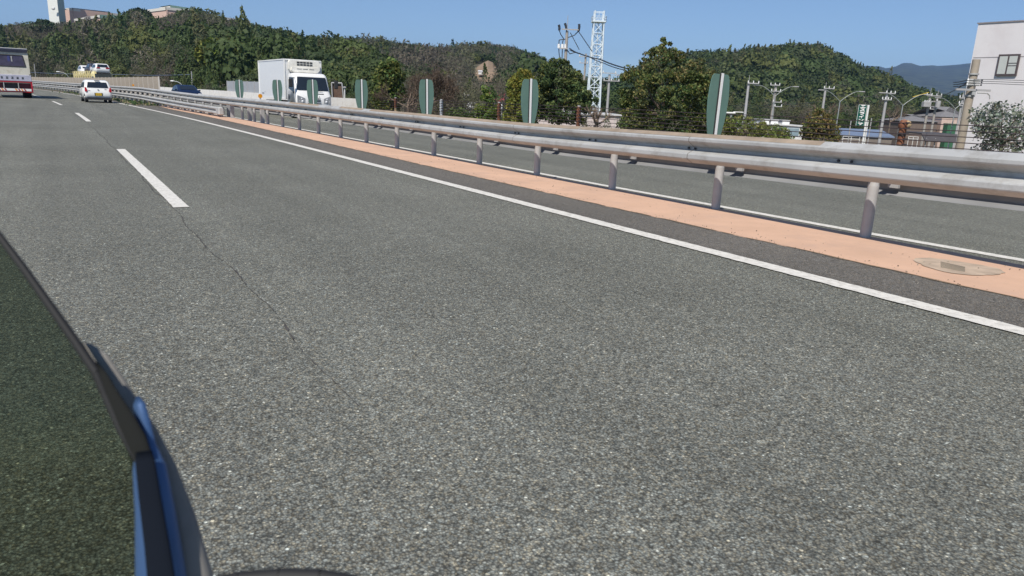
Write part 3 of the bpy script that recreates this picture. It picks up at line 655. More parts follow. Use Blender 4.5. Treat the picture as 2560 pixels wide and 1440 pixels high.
TL = M('white_cargo_car', (.80, .80, .80), .2, var=.01)
def cargo(label, y, z, paint, x=0., face=0, van=False, light=True):
    p = tp.matrix_world if False else None
    h = HD(s_) + math.pi; base = P(s_, TLAT, -.34); wx = base[0] + math.cos(h) * x - math.sin(h) * y; wy_ = base[1] + math.sin(h) * x + math.cos(h) * y
    t = thing('carried_car', label, 'car', (wx, wy_, base[2] + z), h + face, 'cars carried on the transporter')
    q = [(-1.9, .34), (-1.93, .8), (-1.85, 1.0), (-1.6, 1.42), (-1.2, 1.52), (.1, 1.52), (.85, 1.08), (1.75, .95), (1.93, .7), (1.93, .34)][::-1]
    car(t, q, .86, 1.0, 1.52, paint, [[(-1.5, 1.05), (-.5, 1.05), (-.5, 1.42), (-1.3, 1.4)], [(-.42, 1.05), (.7, 1.05), (.1, 1.42), (-.42, 1.43)]], rw=((-1.84, 1.03), (-1.61, 1.40)), ws=((.82, 1.10), (.13, 1.47)), wy=(1.15, -1.15), wr=.3)
    if light:
        for sd_ in (-1, 1):
            b = MB(); b.bevbox((sd_ * .58, -1.9, .93), (.46, .12, .16), REDL, .03); b.build('tail_light', t)
    return t
cargo('white car with red tail lights carried backwards above the transporter cab', -.6, 2.62 - .16, TL, face=math.pi)
cargo('dark grey car carried behind the white one on the transporter', -4.3, 2.62 - .14, M('dark_grey_paint', (.06, .06, .09), .25), face=math.pi)
cargo('white car at the tail end of the transporter facing the cab', -9.0, 2.30, TL, light=False)
# the red car on the lower deck
cargo('dark red car on the lower deck of the transporter', -5.2, 1.12 - .28, M('dark_red_paint', (.16, .01, .015), .25), face=math.pi)
#==================================================================== TREES
def tube_tree(b, base, tips, r0, mat):
    for t in tips:
        t = np.array(t); m1 = base + (t - base) * .45 + rng.normal(size=3) * .12 * np.linalg.norm(t - base) * .5; m1[2] = max(m1[2], base[2])
        b.tube([base, m1, t], [r0, r0 * .6, r0 * .2], mat, 5)
def crown_tree(name, label, rows, depth, n, size, cols, group=None, clump=None, ground=TOWN, bark=BARK, gap=.0, squash=.8, ctop=None, nclump=None, depthr=.8):
    """rows: (y_px, x0_px, x1_px) outline of the crown from top to bottom at one depth"""
    pts = []
    for y, x0, x1 in rows:
        a, c = At(x0, y, depth), At(x1, y, depth); pts.append(((a + c) / 2, (c[0] - a[0]) / 2))
    zs = np.array([p[0][2] for p in pts]); cx = np.array([p[0][0] for p in pts]); R = np.array([p[1] for p in pts])
    o = np.argsort(zs); zs, cx, R = zs[o], cx[o], R[o]; Rm = R.max(); gx = float(np.mean(cx)); gy = depth
    nc = nclump or 60; w_ = np.interp(np.linspace(zs[0], zs[-1], 200), zs, R) ** 1.3; w_ /= w_.sum()
    cz = rng.choice(np.linspace(zs[0], zs[-1], 200), nc, p=w_); cr_ = np.interp(cz, zs, R); cxx = np.interp(cz, zs, cx)
    rc = clump or Rm * .22; ang = rng.uniform(0, 2 * np.pi, nc); rr = np.maximum(cr_ - rc * .55, 0.02) * np.sqrt(rng.uniform(.25, 1, nc))
    C = np.stack([cxx + rr * np.cos(ang), gy + rr * np.sin(ang) * depthr, cz], 1)
    k = rng.integers(0, nc, n); rs = rc * rng.uniform(.55, 1.25, nc) * np.clip(cr_ / (Rm * .45), .42, 1)
    d = rng.normal(size=(n, 3)); d /= np.linalg.norm(d, axis=1)[:, None]; d *= (rng.uniform(.55, 1.08, n) ** .6)[:, None]
    c = C[k] + d * rs[k][:, None] * (1, 1, squash)
    V, T = leaves(n, c, size, 0, cols, up=.35)
    hue = rng.uniform(.7, 1.3, (nc, 1)) * np.stack([rng.uniform(.85, 1.25, nc), np.ones(nc), rng.uniform(.8, 1.1, nc)], 1); T = T * hue[k]
    if ctop:
        cols2 = np.array(ctop); m_ = (c[:, 2] > np.interp(.62, [0, 1], [zs[0], zs[-1]])) & (rng.uniform(size=n) < .5); T[m_] = cols2[rng.integers(0, len(cols2), m_.sum())] * 1.6 * rng.uniform(.7, 1.3, (m_.sum(), 1))
    t = thing(name, label, 'tree' if 'bush' not in name and 'hedge' not in name else 'bush', (gx, gy, ground), 0, group)
    off = np.array([gx, gy, ground]); quadmesh('crown', V - np.repeat([off], len(V), 0), T, LEAF, t)
    b = MB(); tips = C[rng.choice(nc, min(nc, 22), replace=False)] - off; r0 = max(.05, Rm * .055)
    fork = np.array([0, 0, max(.3, (zs[0] - ground) + (zs[-1] - zs[0]) * .22)]); b.tube([(0, 0, -.2), tuple(fork * .5 + (rng.normal() * .05, 0, 0)), tuple(fork)], [r0 * 1.2, r0, r0 * .8], bark, 7)
    tube_tree(b, fork, tips, r0 * .45, bark); b.build('trunk', t); return t
G_BIG = [(.055, .082, .028), (.075, .102, .032), (.115, .13, .038), (.04, .062, .024), (.14, .135, .048)]
crown_tree('broadleaf_tree', 'large dark broadleaf tree with a tall spire, left of the largest glare panel', [(86, 1650, 1670), (104, 1640, 1686), (120, 1632, 1694), (132, 1602, 1700), (146, 1592, 1745), (158, 1585, 1775), (170, 1565, 1790), (195, 1548, 1800), (240, 1540, 1812), (290, 1540, 1812), (340, 1536, 1810)], 34, 34000, .11, G_BIG, ctop=[(.125, .105, .048), (.08, .10, .04)], nclump=330, clump=.27)
crown_tree('yellow_tree', 'yellow-green leafy tree behind the glare panel left of the dark twin tree', [(180, 1288, 1326), (200, 1268, 1345), (240, 1258, 1345), (280, 1252, 1345), (315, 1258, 1345)], 37, 11000, .12, G_YEL, nclump=110, clump=.27)
crown_tree('broadleaf_tree', 'dark green leafy tree standing just left of the lattice tower', [(144, 1383, 1408), (160, 1362, 1434), (185, 1334, 1452), (215, 1325, 1482), (250, 1325, 1500), (285, 1325, 1492), (302, 1338, 1462)], 39, 18000, .125, [(.055, .082, .032), (.075, .10, .036), (.04, .06, .026), (.12, .135, .045)], nclump=170, clump=.30)
crown_tree('young_tree', 'small loose yellow-green tree in front of the red-roofed house', [(208, 1212, 1222), (230, 1200, 1232), (255, 1190, 1242), (285, 1182, 1246), (305, 1180, 1250)], 38, 4200, .11, [(.10, .14, .03), (.07, .11, .03), (.15, .17, .04)], nclump=40, clump=.28)
crown_tree('laurel_tree', 'loose glossy evergreen tree in front of the white building wall', [(262, 2455, 2480), (272, 2440, 2560), (290, 2428, 2600), (315, 2420, 2640), (345, 2440, 2640), (385, 2440, 2640)], 19.5, 4000, .085, [(.13, .15, .11), (.17, .19, .15), (.08, .10, .07), (.28, .29, .25)], nclump=190, clump=.25)
crown_tree('low_bush', 'wide olive-green bush between the largest glare panel and the white shed', [(298, 1830, 1890), (310, 1800, 1925), (325, 1795, 1985), (350, 1795, 1990)], 30, 6000, .09, [(.12, .14, .035), (.09, .11, .03), (.15, .15, .05)], nclump=70, clump=.3)
crown_tree('low_bush', 'ragged brownish-green bush between the white shed and the blue roof', [(272, 2035, 2055), (290, 2015, 2080), (315, 2008, 2092), (350, 2000, 2110)], 29, 4200, .095, [(.11, .11, .035), (.16, .12, .05), (.07, .085, .03)], nclump=60, clump=.26)
crown_tree('low_bush', 'small dark shrub left of the young tree, behind the guardrail', [(272, 1125, 1150), (285, 1110, 1185), (310, 1100, 1195)], 40, 1700, .13, [(.08, .10, .03), (.05, .07, .025)], nclump=40, clump=.28)
crown_tree('broadleaf_tree', 'bushy green tree beyond the end of the white parapet', [(150, 970, 985), (170, 945, 1010), (200, 935, 1015), (240, 935, 1010), (275, 940, 1000)], 62, 4200, .30, [(.05, .08, .022), (.08, .11, .03), (.12, .13, .035)], nclump=70, clump=.6)
BTW = M('bare_twig', (.22, .165, .125), .9)
def bare_tree(label, px, pyb, pyt, depth, spread, n0=7, ground=TOWN, fuzz=2600, fc=BROWN, group=None):
    base = At(px, pyb, depth); top = At(px, pyt, depth); off = np.array([base[0], depth, ground]); t = thing('bare_tree', label, 'tree', off, 0, group)
    Hh = top[2] - base[2]; b = MB(); z0 = base[2] - ground; tips = []
    b.tube([(0, 0, -.2), (.05, 0, z0 * .6), (0, 0, max(z0, .5))], [.14, .12, .10], BARK, 7)
    def br(p, d, L, r, lv):
        q = p + d * L; mid = p + d * L * .5 + rng.normal(size=3) * L * .06; b.tube([tuple(p), tuple(mid), tuple(q)], [r, r * .8, r * .6], BTW, 4)
        if lv == 0: tips.append(q); return
        for _ in range(3):
            nd = d + rng.normal(size=3) * .42 + (0, 0, .12); nd /= np.linalg.norm(nd); br(q, nd, L * rng.uniform(.55, .8), r * .55, lv - 1); tips.append(q)
    for k in range(n0):
        a = rng.uniform(0, 2 * np.pi); e = rng.uniform(.35, 1.2); d = np.array([math.cos(a) * math.cos(e) * spread, math.sin(a) * math.cos(e), math.sin(e)]); d /= np.linalg.norm(d)
        br(np.array([0, 0, max(z0, .5)]), d, Hh * rng.uniform(.33, .46), .06, 3)
    b.build('trunk', t); tips = np.array(tips)
    if fuzz < 600: return
    k = rng.integers(0, len(tips), fuzz); c = tips[k] + rng.normal(size=(fuzz, 3)) * Hh * .055
    nrm = rng.normal(size=(fuzz, 3)); L = Hh * .055; a = nrm / np.linalg.norm(nrm, axis=1)[:, None] * (.4, .4, 1); s2 = np.cross(a, rng.normal(size=(fuzz, 3))); s2 /= np.linalg.norm(s2, axis=1)[:, None]
    V = np.stack([c - a * L, c - s2 * .016, c + a * L, c + s2 * .016], 1).reshape(-1, 3); cc = np.array(fc); quadmesh('twigs', V, cc[rng.integers(0, len(cc), fuzz)] * rng.uniform(.7, 1.3, (fuzz, 1)), LEAF, t)
bare_tree('wide bare brown tree behind the glare panel right of the white parapet', 1075, 262, 168, 50, 1.5, 9, fuzz=5200)
bare_tree('bare brown tree with pale limbs spreading behind the long guardrail', 1020, 268, 178, 56, 1.3, 7, fuzz=4000)
bare_tree('thin bare shrub in front of the pale wall below the lattice tower', 1490, 312, 262, 33, .9, 6, fuzz=500)
bare_tree('bare tree behind the double-armed street lamp right of the olive bush', 2065, 300, 248, 90, 1.2, 6, fuzz=900)
bare_tree('bare tree left of the grey-roofed house, behind the street lamp', 2225, 305, 262, 95, 1.1, 6, fuzz=900)
#==================================================================== HILLS + FOREST
UND = M('forest_floor', (.105, .095, .06), .95, var=.35, scale=.2, kind='Position')
def protos():
    out = {}
    def shell(n, fn, size, asp=.6):
        c, nr = fn(n); a = np.cross(nr, rng.normal(size=(n, 3))); a /= np.linalg.norm(a, axis=1)[:, None] + 1e-9; b = np.cross(nr, a); b /= np.linalg.norm(b, axis=1)[:, None] + 1e-9
        sz = size * rng.uniform(.6, 1.4, (n, 1)); return np.stack([c - a * sz, c - b * sz * asp, c + a * sz, c + b * sz * asp], 1)
    def dome(n):
        d = rng.normal(size=(n, 3)); d[:, 2] = np.abs(d[:, 2]) * .9 - .25; d /= np.linalg.norm(d, axis=1)[:, None]
        ph_ = rng.uniform(0, 6, 3); r = 1 + .16 * np.sin(d[:, 0] * 7 + ph_[0]) * np.sin(d[:, 1] * 7 + ph_[1]) + .12 * np.sin(d[:, 2] * 9 + ph_[2]); r *= rng.uniform(.85, 1.05, n)
        c = d * r[:, None]; c[:, 2] = c[:, 2] * .85 + 1.0; return c, d + rng.normal(size=(n, 3)) * .4
    def cone(n):
        t = rng.uniform(0, 1, n) ** .7; a = rng.uniform(0, 2 * np.pi, n); r = (t * .62 + .04) * (1 + .18 * np.sin(t * 30)) * rng.uniform(.7, 1.08, n)
        c = np.stack([r * np.cos(a), r * np.sin(a), 3.0 - 2.9 * t], 1); c[:, 2] *= .78; return c, np.stack([np.cos(a), np.sin(a), .6 + 0 * a], 1) + rng.normal(size=(n, 3)) * .5
    def fuzz(n):
        d = rng.normal(size=(n, 3)); d /= np.linalg.norm(d, axis=1)[:, None]; c = d * (rng.uniform(.2, 1, n) ** .5)[:, None] * (.8, .8, 1.15); c[:, 2] += 1.2; return c, rng.normal(size=(n, 3))
    def plume(n):
        t = rng.uniform(0, 1, n); a = rng.uniform(0, 2 * np.pi, n); r = .42 * np.sin(np.pi * np.clip(t, .05, .97) ** .8) * rng.uniform(.4, 1.1, n)
        c = np.stack([r * np.cos(a) + t * t * .4, r * np.sin(a), .2 + 2.5 * t], 1); return c, rng.normal(size=(n, 3))
    for k, fn, n, s_, asp in (('dome', dome, 330, .125, .75), ('cone', cone, 230, .12, .5), ('fuzz', fuzz, 330, .13, .26), ('plume', plume, 190, .12, .5)):
        out[k] = [shell(n, fn, s_, asp) for _ in range(4)]; out[k + '_fine'] = [shell(int(n * 2.6), fn, s_ * .60, asp) for _ in range(3)]
    return out
PRO = protos()
PAL = {'dome': [(.070, .096, .032), (.092, .114, .036), (.054, .076, .030), (.125, .130, .040), (.072, .088, .036)], 'cone': [(.048, .080, .036), (.060, .092, .042), (.038, .062, .034)],
       'fuzz': [(.15, .120, .088), (.18, .148, .108), (.13, .118, .075), (.15, .14, .08)], 'plume': [(.125, .14, .055), (.09, .12, .045), (.16, .15, .07)]}
def snoise(x, y, sc_, seed):
    return np.sin(x / sc_ + seed) * np.sin(y / sc_ * 1.3 + seed * 2.1) + .5 * np.sin(x / sc_ * 2.7 + seed * 3.3 + 1.7 * np.sin(y / sc_)) * np.sin(y / sc_ * 2.2 - seed)
def forest(name, pos, rad_, kinds, label, extra=None):
    Vs = []; Ts = []
    for i, (p, r, kd) in enumerate(zip(pos, rad_, kinds)):
        pr_ = PRO[kd][i % 4] if p[1] > 230 else PRO[kd + '_fine'][i % 3]; a = rng.uniform(0, 2 * np.pi); ca, sa = math.cos(a), math.sin(a); q = pr_ * (r, r, r * rng.uniform(.85, 1.25))
        q = np.stack([q[..., 0] * ca - q[..., 1] * sa, q[..., 0] * sa + q[..., 1] * ca, q[..., 2]], -1) + p
        base = np.array(PAL[kd][rng.integers(0, len(PAL[kd]))]) * 1.06 * np.array([.94, 1.02, 1.08]) * rng.uniform(.8, 1.25); Vs.append(q.reshape(-1, 3)); Ts.append(base * rng.uniform(.85, 1.15, (len(pr_), 1)))
    return quadmesh(name, np.concatenate(Vs), np.concatenate(Ts), LEAF, kind='stuff', label=label, cat='forest')
def hill(name, flabel, sky_, ridge_d, foot_d, foot_z, treeh, spacing, mixf, rmin, rmax, seed, back=120, prof=1.25, bare=None, ncol=60, nrow=26, mat=UND):
    x0, x1 = sky_[0][0], sky_[-1][0]; X = np.linspace(x0, x1, ncol); Y = np.interp(X, [s[0] for s in sky_], [s[1] for s in sky_])
    rd = np.interp(X, *zip(*ridge_d)); fd = np.interp(X, *zip(*foot_d)); R_ = []; Fp = []
    for x, y, d, f in zip(X, Y, rd, fd):
        p = At(x, y, d); p[2] -= treeh; R_.append(p); q = At(x, 250, f); q[2] = foot_z; Fp.append(q)
    R_ = np.array(R_); Fp = np.array(Fp); T_ = np.linspace(0, 1, nrow)
    def surf(u, t):
        k = np.clip(u * (ncol - 1), 0, ncol - 1.001); i = k.astype(int); fr_ = (k - i)[:, None]; a = Fp[i] * (1 - fr_) + Fp[i + 1] * fr_; b = R_[i] * (1 - fr_) + R_[i + 1] * fr_
        o = a + (b - a) * t[:, None]; tt = t * prof - (prof - 1) * t * t; o[:, 2] = a[:, 2] + (b[:, 2] - a[:, 2]) * tt
        o[:, 2] += snoise(o[:, 0], o[:, 1], 23, seed) * treeh * .35 * np.sin(np.pi * t) ; return o
    uu, tt = np.meshgrid(np.linspace(0, 1, ncol), T_, indexing='ij'); V = surf(uu.ravel(), tt.ravel()).reshape(ncol, nrow, 3)
    bk = V[:, -1:, :].copy(); bk[:, 0, 1] += back; bk[:, 0, 2] = np.minimum(bk[:, 0, 2] - back * .35, foot_z + 3); V = np.concatenate([V, bk], 1); nr = nrow + 1
    b = MB(); b.add(V.reshape(-1, 3), [(i * nr + j, (i + 1) * nr + j, (i + 1) * nr + j + 1, i * nr + j + 1) for i in range(ncol - 1) for j in range(nr - 1)], mat, True)
    b.build(name, kind='structure')
    if spacing is None: return surf
    area = np.linalg.norm(R_[-1] - R_[0]) * np.mean(np.linalg.norm(R_ - Fp, axis=1)) * .8; n = int(area / spacing ** 2)
    u = rng.uniform(0, 1, n); t = rng.uniform(0, 1.0, n) ** .8; nr2 = int(n * .10); t[:nr2] = 1.0 - rng.uniform(0, .03, nr2)
    p = surf(u, t); skz = np.interp(u, np.linspace(0, 1, ncol), R_[:, 2]) + treeh; nz = snoise(p[:, 0], p[:, 1], 30, seed + 1) * .8 + snoise(p[:, 0], p[:, 1], 11, seed + 3) * .25 + rng.normal(size=n) * .22
    kinds = []; rads = rmin * .8 + (rmax - rmin * .8) * rng.uniform(0, 1, n) ** 1.6; rads = rads * np.where(rng.uniform(size=n) < .12, 1.5, 1.0)
    for i in range(n):
        v = nz[i]; m_ = mixf(u[i] * (x1 - x0) + x0, t[i], v); kinds.append(m_)
    if bare is not None:
        px = u * (x1 - x0) + x0; keep = np.array([not bare(a, c) for a, c in zip(px, t)]); p = p[keep]; rads = rads[keep]; t = t[keep]; skz = skz[keep]; kinds = [k for k, q in zip(kinds, keep) if q]
    hh = np.array([{'dome': 1.9, 'cone': 2.5, 'fuzz': 2.3, 'plume': 2.7}[k] for k in kinds]) * rads; p[:, 2] -= rads * .35
    rdp = np.interp(u, np.linspace(0, 1, ncol), R_[:, 1]) if bare is None else np.interp(u[keep], np.linspace(0, 1, ncol), R_[:, 1]); lim = H + (skz - H) * np.minimum(1, p[:, 1] / rdp) + rng.exponential(.5, len(p)) * (1 + (rng.uniform(size=len(p)) < .06) * 2.0) - hh; p[:, 2] = np.minimum(p[:, 2], lim)
    forest(name.replace('hill', 'forest'), p, rads, kinds, flabel); return surf
def mixA(x, t, v):
    v += .4 * (.45 - t) + (.42 if x < 470 else -.12)
    if t > .85 and x < 560: return 'dome' if v < .9 else 'fuzz'
    if v > .55: return 'fuzz'
    if v > .25: return 'plume'
    if v > -.05: return ('cone' if x > 620 else 'dome') if t > .3 else 'plume'
    return 'dome'
SKA = [(-110, 92), (-40, 80), (0, 74), (60, 64), (130, 66), (180, 64), (240, 60), (300, 54), (345, 34), (366, 46), (400, 54), (432, 52), (455, 34), (480, 31), (510, 44), (540, 52), (600, 64), (650, 72), (700, 88), (760, 102), (820, 114), (900, 132), (960, 155), (1010, 185), (1060, 215)]
SKB = [(560, 88), (700, 90), (800, 101), (850, 100), (925, 101), (1000, 114), (1100, 125), (1150, 118), (1215, 114), (1270, 121), (1330, 138), (1370, 162), (1420, 188), (1470, 205), (1540, 212), (1620, 220)]
SKC = [(1535, 222), (1570, 195), (1600, 175), (1650, 158), (1740, 138), (1790, 134), (1860, 130), (1900, 124), (1960, 121), (1995, 115), (2030, 120), (2060, 124), (2100, 144), (2150, 171), (2200, 190), (2250, 208), (2300, 230), (2360, 244), (2440, 256), (2560, 275)]
hill('hill', 'mixed evergreen and bare woodland covering the hillside on the left', SKA, [(-110, 400), (1060, 330)], [(-110, 320), (80, 260), (300, 200), (420, 160), (650, 118), (1060, 112)], -1.5, 4.0, 3.1, mixA, 2.0, 3.9, 1.3)
hill('hill', 'hazier woodland on the middle ridge beyond the truck', SKB, [(560, 560), (900, 640), (1620, 820)], [(560, 330), (1060, 180), (1620, 220)], TOWN, 6.5, 5.6, lambda x, t, v: 'fuzz' if (t < .38 and x < 1300 and v > -.5) else 'cone' if -.2 < v < .1 or (t > .92 and v < .2) else ('fuzz' if v > .3 else 'dome'), 3.2, 5.2, 4.1,
     bare=lambda x, t: 1172 < x < 1252 and .03 < t < .43)
hill('hill', 'rounded wooded hill on the right behind the town', SKC, [(1535, 470), (2000, 500), (2560, 700)], [(1535, 260), (2100, 300), (2560, 330)], TOWN, 5.0, 4.3, lambda x, t, v: 'dome' if v < .35 else ('plume' if v < .8 else 'fuzz') if t > .3 else ('dome' if v < .8 else 'fuzz'), 2.4, 5.0, 7.7)
# distant mountains
MTN = M('mountain_woods', (.045, .055, .03), .95, var=.7, scale=.016, kind='Position')
SKM = [(1980, 215), (2060, 200), (2120, 176), (2160, 164), (2200, 166), (2216, 171), (2240, 166), (2258, 157), (2280, 158), (2300, 165), (2330, 163), (2345, 165), (2375, 163), (2400, 161), (2425, 158), (2460, 165), (2560, 178), (2700, 200)]
hill('mountain', '', SKM, [(1980, 5200), (2700, 5600)], [(1980, 2600), (2700, 2800)], TOWN, 0, None, None, 0, 0, 2.2, back=1500, ncol=90, mat=MTN)
SKL = [(-400, 55), (-120, 60), (0, 64), (30, 62), (80, 66), (160, 80), (300, 110)]
hill('mountain', '', SKL, [(-400, 1900), (300, 1900)], [(-400, 900), (300, 900)], TOWN, 0, None, None, 0, 0, 5.2, back=700, mat=MTN)
# individual trees picked out on the left hillside
def hill_tree(label, rows, depth, n, size, cols, base_z):
    return crown_tree('hillside_tree', label, rows, depth, n, size, cols, nclump=60, ground=base_z, group='trees picked out on the left hillside')
hill_tree('bright olive-green round tree on the hillside left of the box truck', [(98, 535, 560), (108, 505, 590), (125, 488, 598), (145, 488, 592), (158, 500, 580)], 150, 4200, .75, [(.10, .115, .025), (.13, .14, .03), (.06, .085, .022)], 1.0)
hill_tree('dark domed tree at the skyline between the two pink buildings', [(24, 335, 358), (34, 318, 372), (48, 300, 388), (62, 292, 400)], 372, 3000, 1.4, [(.03, .045, .02), (.045, .06, .025)], 24)
hill_tree('dark domed tree on the skyline left of the white chimney tower', [(53, 95, 118), (62, 82, 140), (75, 74, 150), (88, 74, 150)], 350, 2400, 1.4, [(.03, .045, .02), (.05, .065, .025)], 18)
# brown thicket and scrub between expressway and town
def thicket(name, label, px0, px1, ytop, ybot, d0, d1, n, kinds, r0, r1, z0=TOWN):
    pos = []; rr = []; kk = []
    for i in range(n):
        d = rng.uniform(d0, d1); x = rng.uniform(px0, px1); p = At(x, rng.uniform(ytop, ybot), d); r = rng.uniform(r0, r1); p[2] = max(z0, p[2] - r * 2.2); pos.append(p); rr.append(r); kk.append(kinds[rng.integers(0, len(kinds))])
    forest(name, pos, rr, kk, label)
thicket('thicket', 'brown leafless thicket behind the bare trees and the red-roofed house', 1000, 1275, 195, 275, 70, 110, 130, ['fuzz', 'fuzz', 'fuzz', 'plume'], 1.0, 2.1)
thicket('scrub', 'dark scrub and bamboo below the hillside behind the parapet', 400, 1000, 215, 245, 100, 118, 160, ['plume', 'dome', 'fuzz'], 1.0, 2.0, -3)
thicket('roadside_woods', 'low mixed woods at the foot of the right hill behind the street lamps', 1800, 2430, 262, 300, 150, 235, 260, ['dome', 'fuzz', 'fuzz', 'plume', 'dome'], 1.6, 3.2)
thicket('garden_scrub', 'tangle of low shrubs and dry stems in front of the town houses', 1180, 1800, 292, 318, 44, 62, 90, ['fuzz', 'dome', 'plume'], .5, .9)
#==================================================================== TOWN
def pix_z(px, py, depth): return float(At(px, py, depth)[2])
def pole(name, label, px, py, ptop, depth, r, mat, arms=(), group=None, cat='utility pole', rod=None, ground=TOWN, taper=.75):
    p = At(px, py, depth); zt = pix_z(px, ptop, depth); t = thing(name, label, cat, (p[0], depth, ground), 0, group)
    b = MB(); b.cyl((0, 0, -.3), (0, 0, zt - ground), r, mat, r * taper, 10); b.build('shaft', t)
    if rod: b = MB(); b.cyl((0, 0, zt - ground - .1), (0, 0, pix_z(px, rod, depth) - ground), .03, POLEL, .02, 5); b.build('lightning_rod', t)
    for (ya, xa, xb, ins) in arms:
        z = pix_z(px, ya, depth) - ground; x0 = At(xa, ya, depth)[0] - p[0]; x1 = At(xb, ya, depth)[0] - p[0]
        b = MB(); b.box(((x0 + x1) / 2, -r - .04, z), (x1 - x0, .09, .09), POLEL); a = b.build('crossarm', t)
        for k in range(ins):
            x = x0 + (x1 - x0) * (k + .08) / max(1, ins - .84) if ins > 1 else x1; b = MB(); b.cyl((x, -r - .04, z + .04), (x, -r - .04, z + .24), .055, WHITE, .04, 6); b.build('insulator', a)
    return t
pole('utility_pole', 'dark utility pole with three switch insulators, left of the lattice tower', 1416, 110, 78, 60, .15, POLEC, [(74, 1404, 1446, 0), (122, 1397, 1420, 0)], rod=38)
up = bpy.data.objects['utility_pole']
b = MB(); D = 60; o_ = np.array(up.location)
def rp(px, py, d=D): return tuple(At(px, py, d) - o_)
for x in (1397, 1406, 1414): b.cyl(rp(x, 120), rp(x, 110), .12, WHITE, .10, 7)
b.build('switchgear', up)
b = MB()
for x, y, x2, y2 in ((1397, 62, 1398, 76), (1412, 58, 1416, 74), (1448, 60, 1446, 78)): b.tube([rp(x, y), rp((x + x2) / 2 + 1, (y + y2) / 2), rp(x2, y2)], .10, WIRE, 5)
b.build('cable_head', up)
b = MB()
for pts in (((1398, 76), (1402, 86), (1410, 98), (1398, 100), (1397, 110)), ((1446, 78), (1436, 88), (1420, 94), (1408, 100), (1406, 110)), ((1416, 74), (1417, 90), (1415, 110)), ((1397, 122), (1398, 138), (1402, 150)), ((1406, 122), (1405, 146)), ((1416, 122), (1425, 135), (1440, 130))):
    b.tube([rp(*q) for q in pts], .045, WIRE, 4)
b.build('jumper_cables', up)
pole('utility_pole', 'pale utility pole standing behind the first one, half hidden by the green tree', 1463, 160, 134, 95, .16, POLEC, [(142, 1447, 1468, 2), (158, 1448, 1470, 2)])
pole('utility_pole', 'concrete utility pole with two crossarms between lattice tower and large tree', 1521, 230, 186, 80, .17, POLEL, [(183, 1505, 1541, 2), (202, 1508, 1548, 3), (187, 1536, 1556, 1)])
pole('utility_pole', 'pale pole with a rod and one crossarm right of the largest glare panel', 1868, 240, 205, 70, .15, POLEL, [(208, 1868, 1896, 3)], rod=188)
pole('utility_pole', 'thick pole with three crossarms beside the leftmost street lamp', 1935, 250, 210, 80, .20, POLEC, [(213, 1924, 1948, 3), (228, 1926, 1950, 3), (255, 1930, 1952, 2), (266, 1934, 1953, 2)])
pole('utility_pole', 'pale pole with a rod left of the second street lamp', 2060, 250, 222, 78, .15, POLEL, [(221, 2058, 2084, 3)], rod=205)
pole('utility_pole', 'pale pole with a rod between the green sign and the third street lamp', 2212, 270, 236, 72, .16, POLEL, [(233, 2213, 2236, 3), (249, 2203, 2226, 4)], rod=220)
pt_ = pole('utility_pole', 'pole carrying a grey transformer box over the grey-roofed house', 2318, 280, 235, 75, .14, POLEC, [(239, 2314, 2352, 4)], rod=220)
b = MB(); p_ = At(2316, 261, 74.5) - np.array(pt_.location); b.bevbox(p_, (.74, .5, .52), POLEL, .04); 
for q in (-.2, 0, .2): b.cyl(p_ + (q, 0, .25), p_ + (q, 0, .42), .05, WHITE, n=6)
b.build('transformer', pt_)
pt2 = pole('utility_pole', 'pole with a drum transformer right of the grey transformer box', 2337, 280, 238, 82, .15, POLEC, [(240, 2326, 2352, 3), (254, 2322, 2341, 2), (273, 2322, 2340, 2)], rod=224)
b = MB(); p_ = At(2345, 260, 81.5) - np.array(pt2.location); b.cyl(p_ - (0, 0, .35), p_ + (0, 0, .35), .26, POLEL, n=10); b.build('transformer', pt2)
pole('utility_pole', 'slim pale pole just left of the thick concrete pole by the white building', 2402, 270, 236, 70, .11, POLEL, [(245, 2396, 2413, 2), (259, 2394, 2413, 2), (264, 2395, 2413, 2)], rod=228)
bp = pole('utility_pole', 'thick weathered concrete pole in front of the white building corner', 2422, 250, 148, 22, .145, M('weathered_concrete', (.36, .31, .25), .85, var=.2, scale=3, dirt=(120, 105, 88)), [], taper=.72)
o_ = np.array(bp.location); b = MB(); x0 = At(2381, 223, 22)[0] - o_[0]; x1 = At(2466, 227, 22)[0] - o_[0]; z = pix_z(2422, 225, 22) - o_[2]
b.box(((x0 + x1) / 2, -.17, z), (x1 - x0, .07, .055), POLEL); b.box((.0, -.15, z - .08), (.10, .08, .12), GALV); b.build('crossarm', bp)
b = MB(); b.tube([(.1, -.18, z - .08), (.38, -.2, z - .08), (.46, -.2, z - .14), (.48, -.2, z - .24)], .016, GALV, 6); b.build('bracket_arm', bp)
b = MB()
for zz in (200, 206, 212): q = pix_z(2425, zz, 22) - o_[2]; b.cyl((-.16, -.1, q), (.16, -.1, q), .03, GALV, n=6); b.ball((-.2, -.12, q), .035, WHITE, 6); b.ball((.2, -.12, q), .03, WIRE, 6)
for zz in (185, 240): q = pix_z(2425, zz, 22) - o_[2]; b.cyl((0, 0, q - .02), (0, 0, q + .02), .14, GALV, n=12)
b.build('clamps', bp)
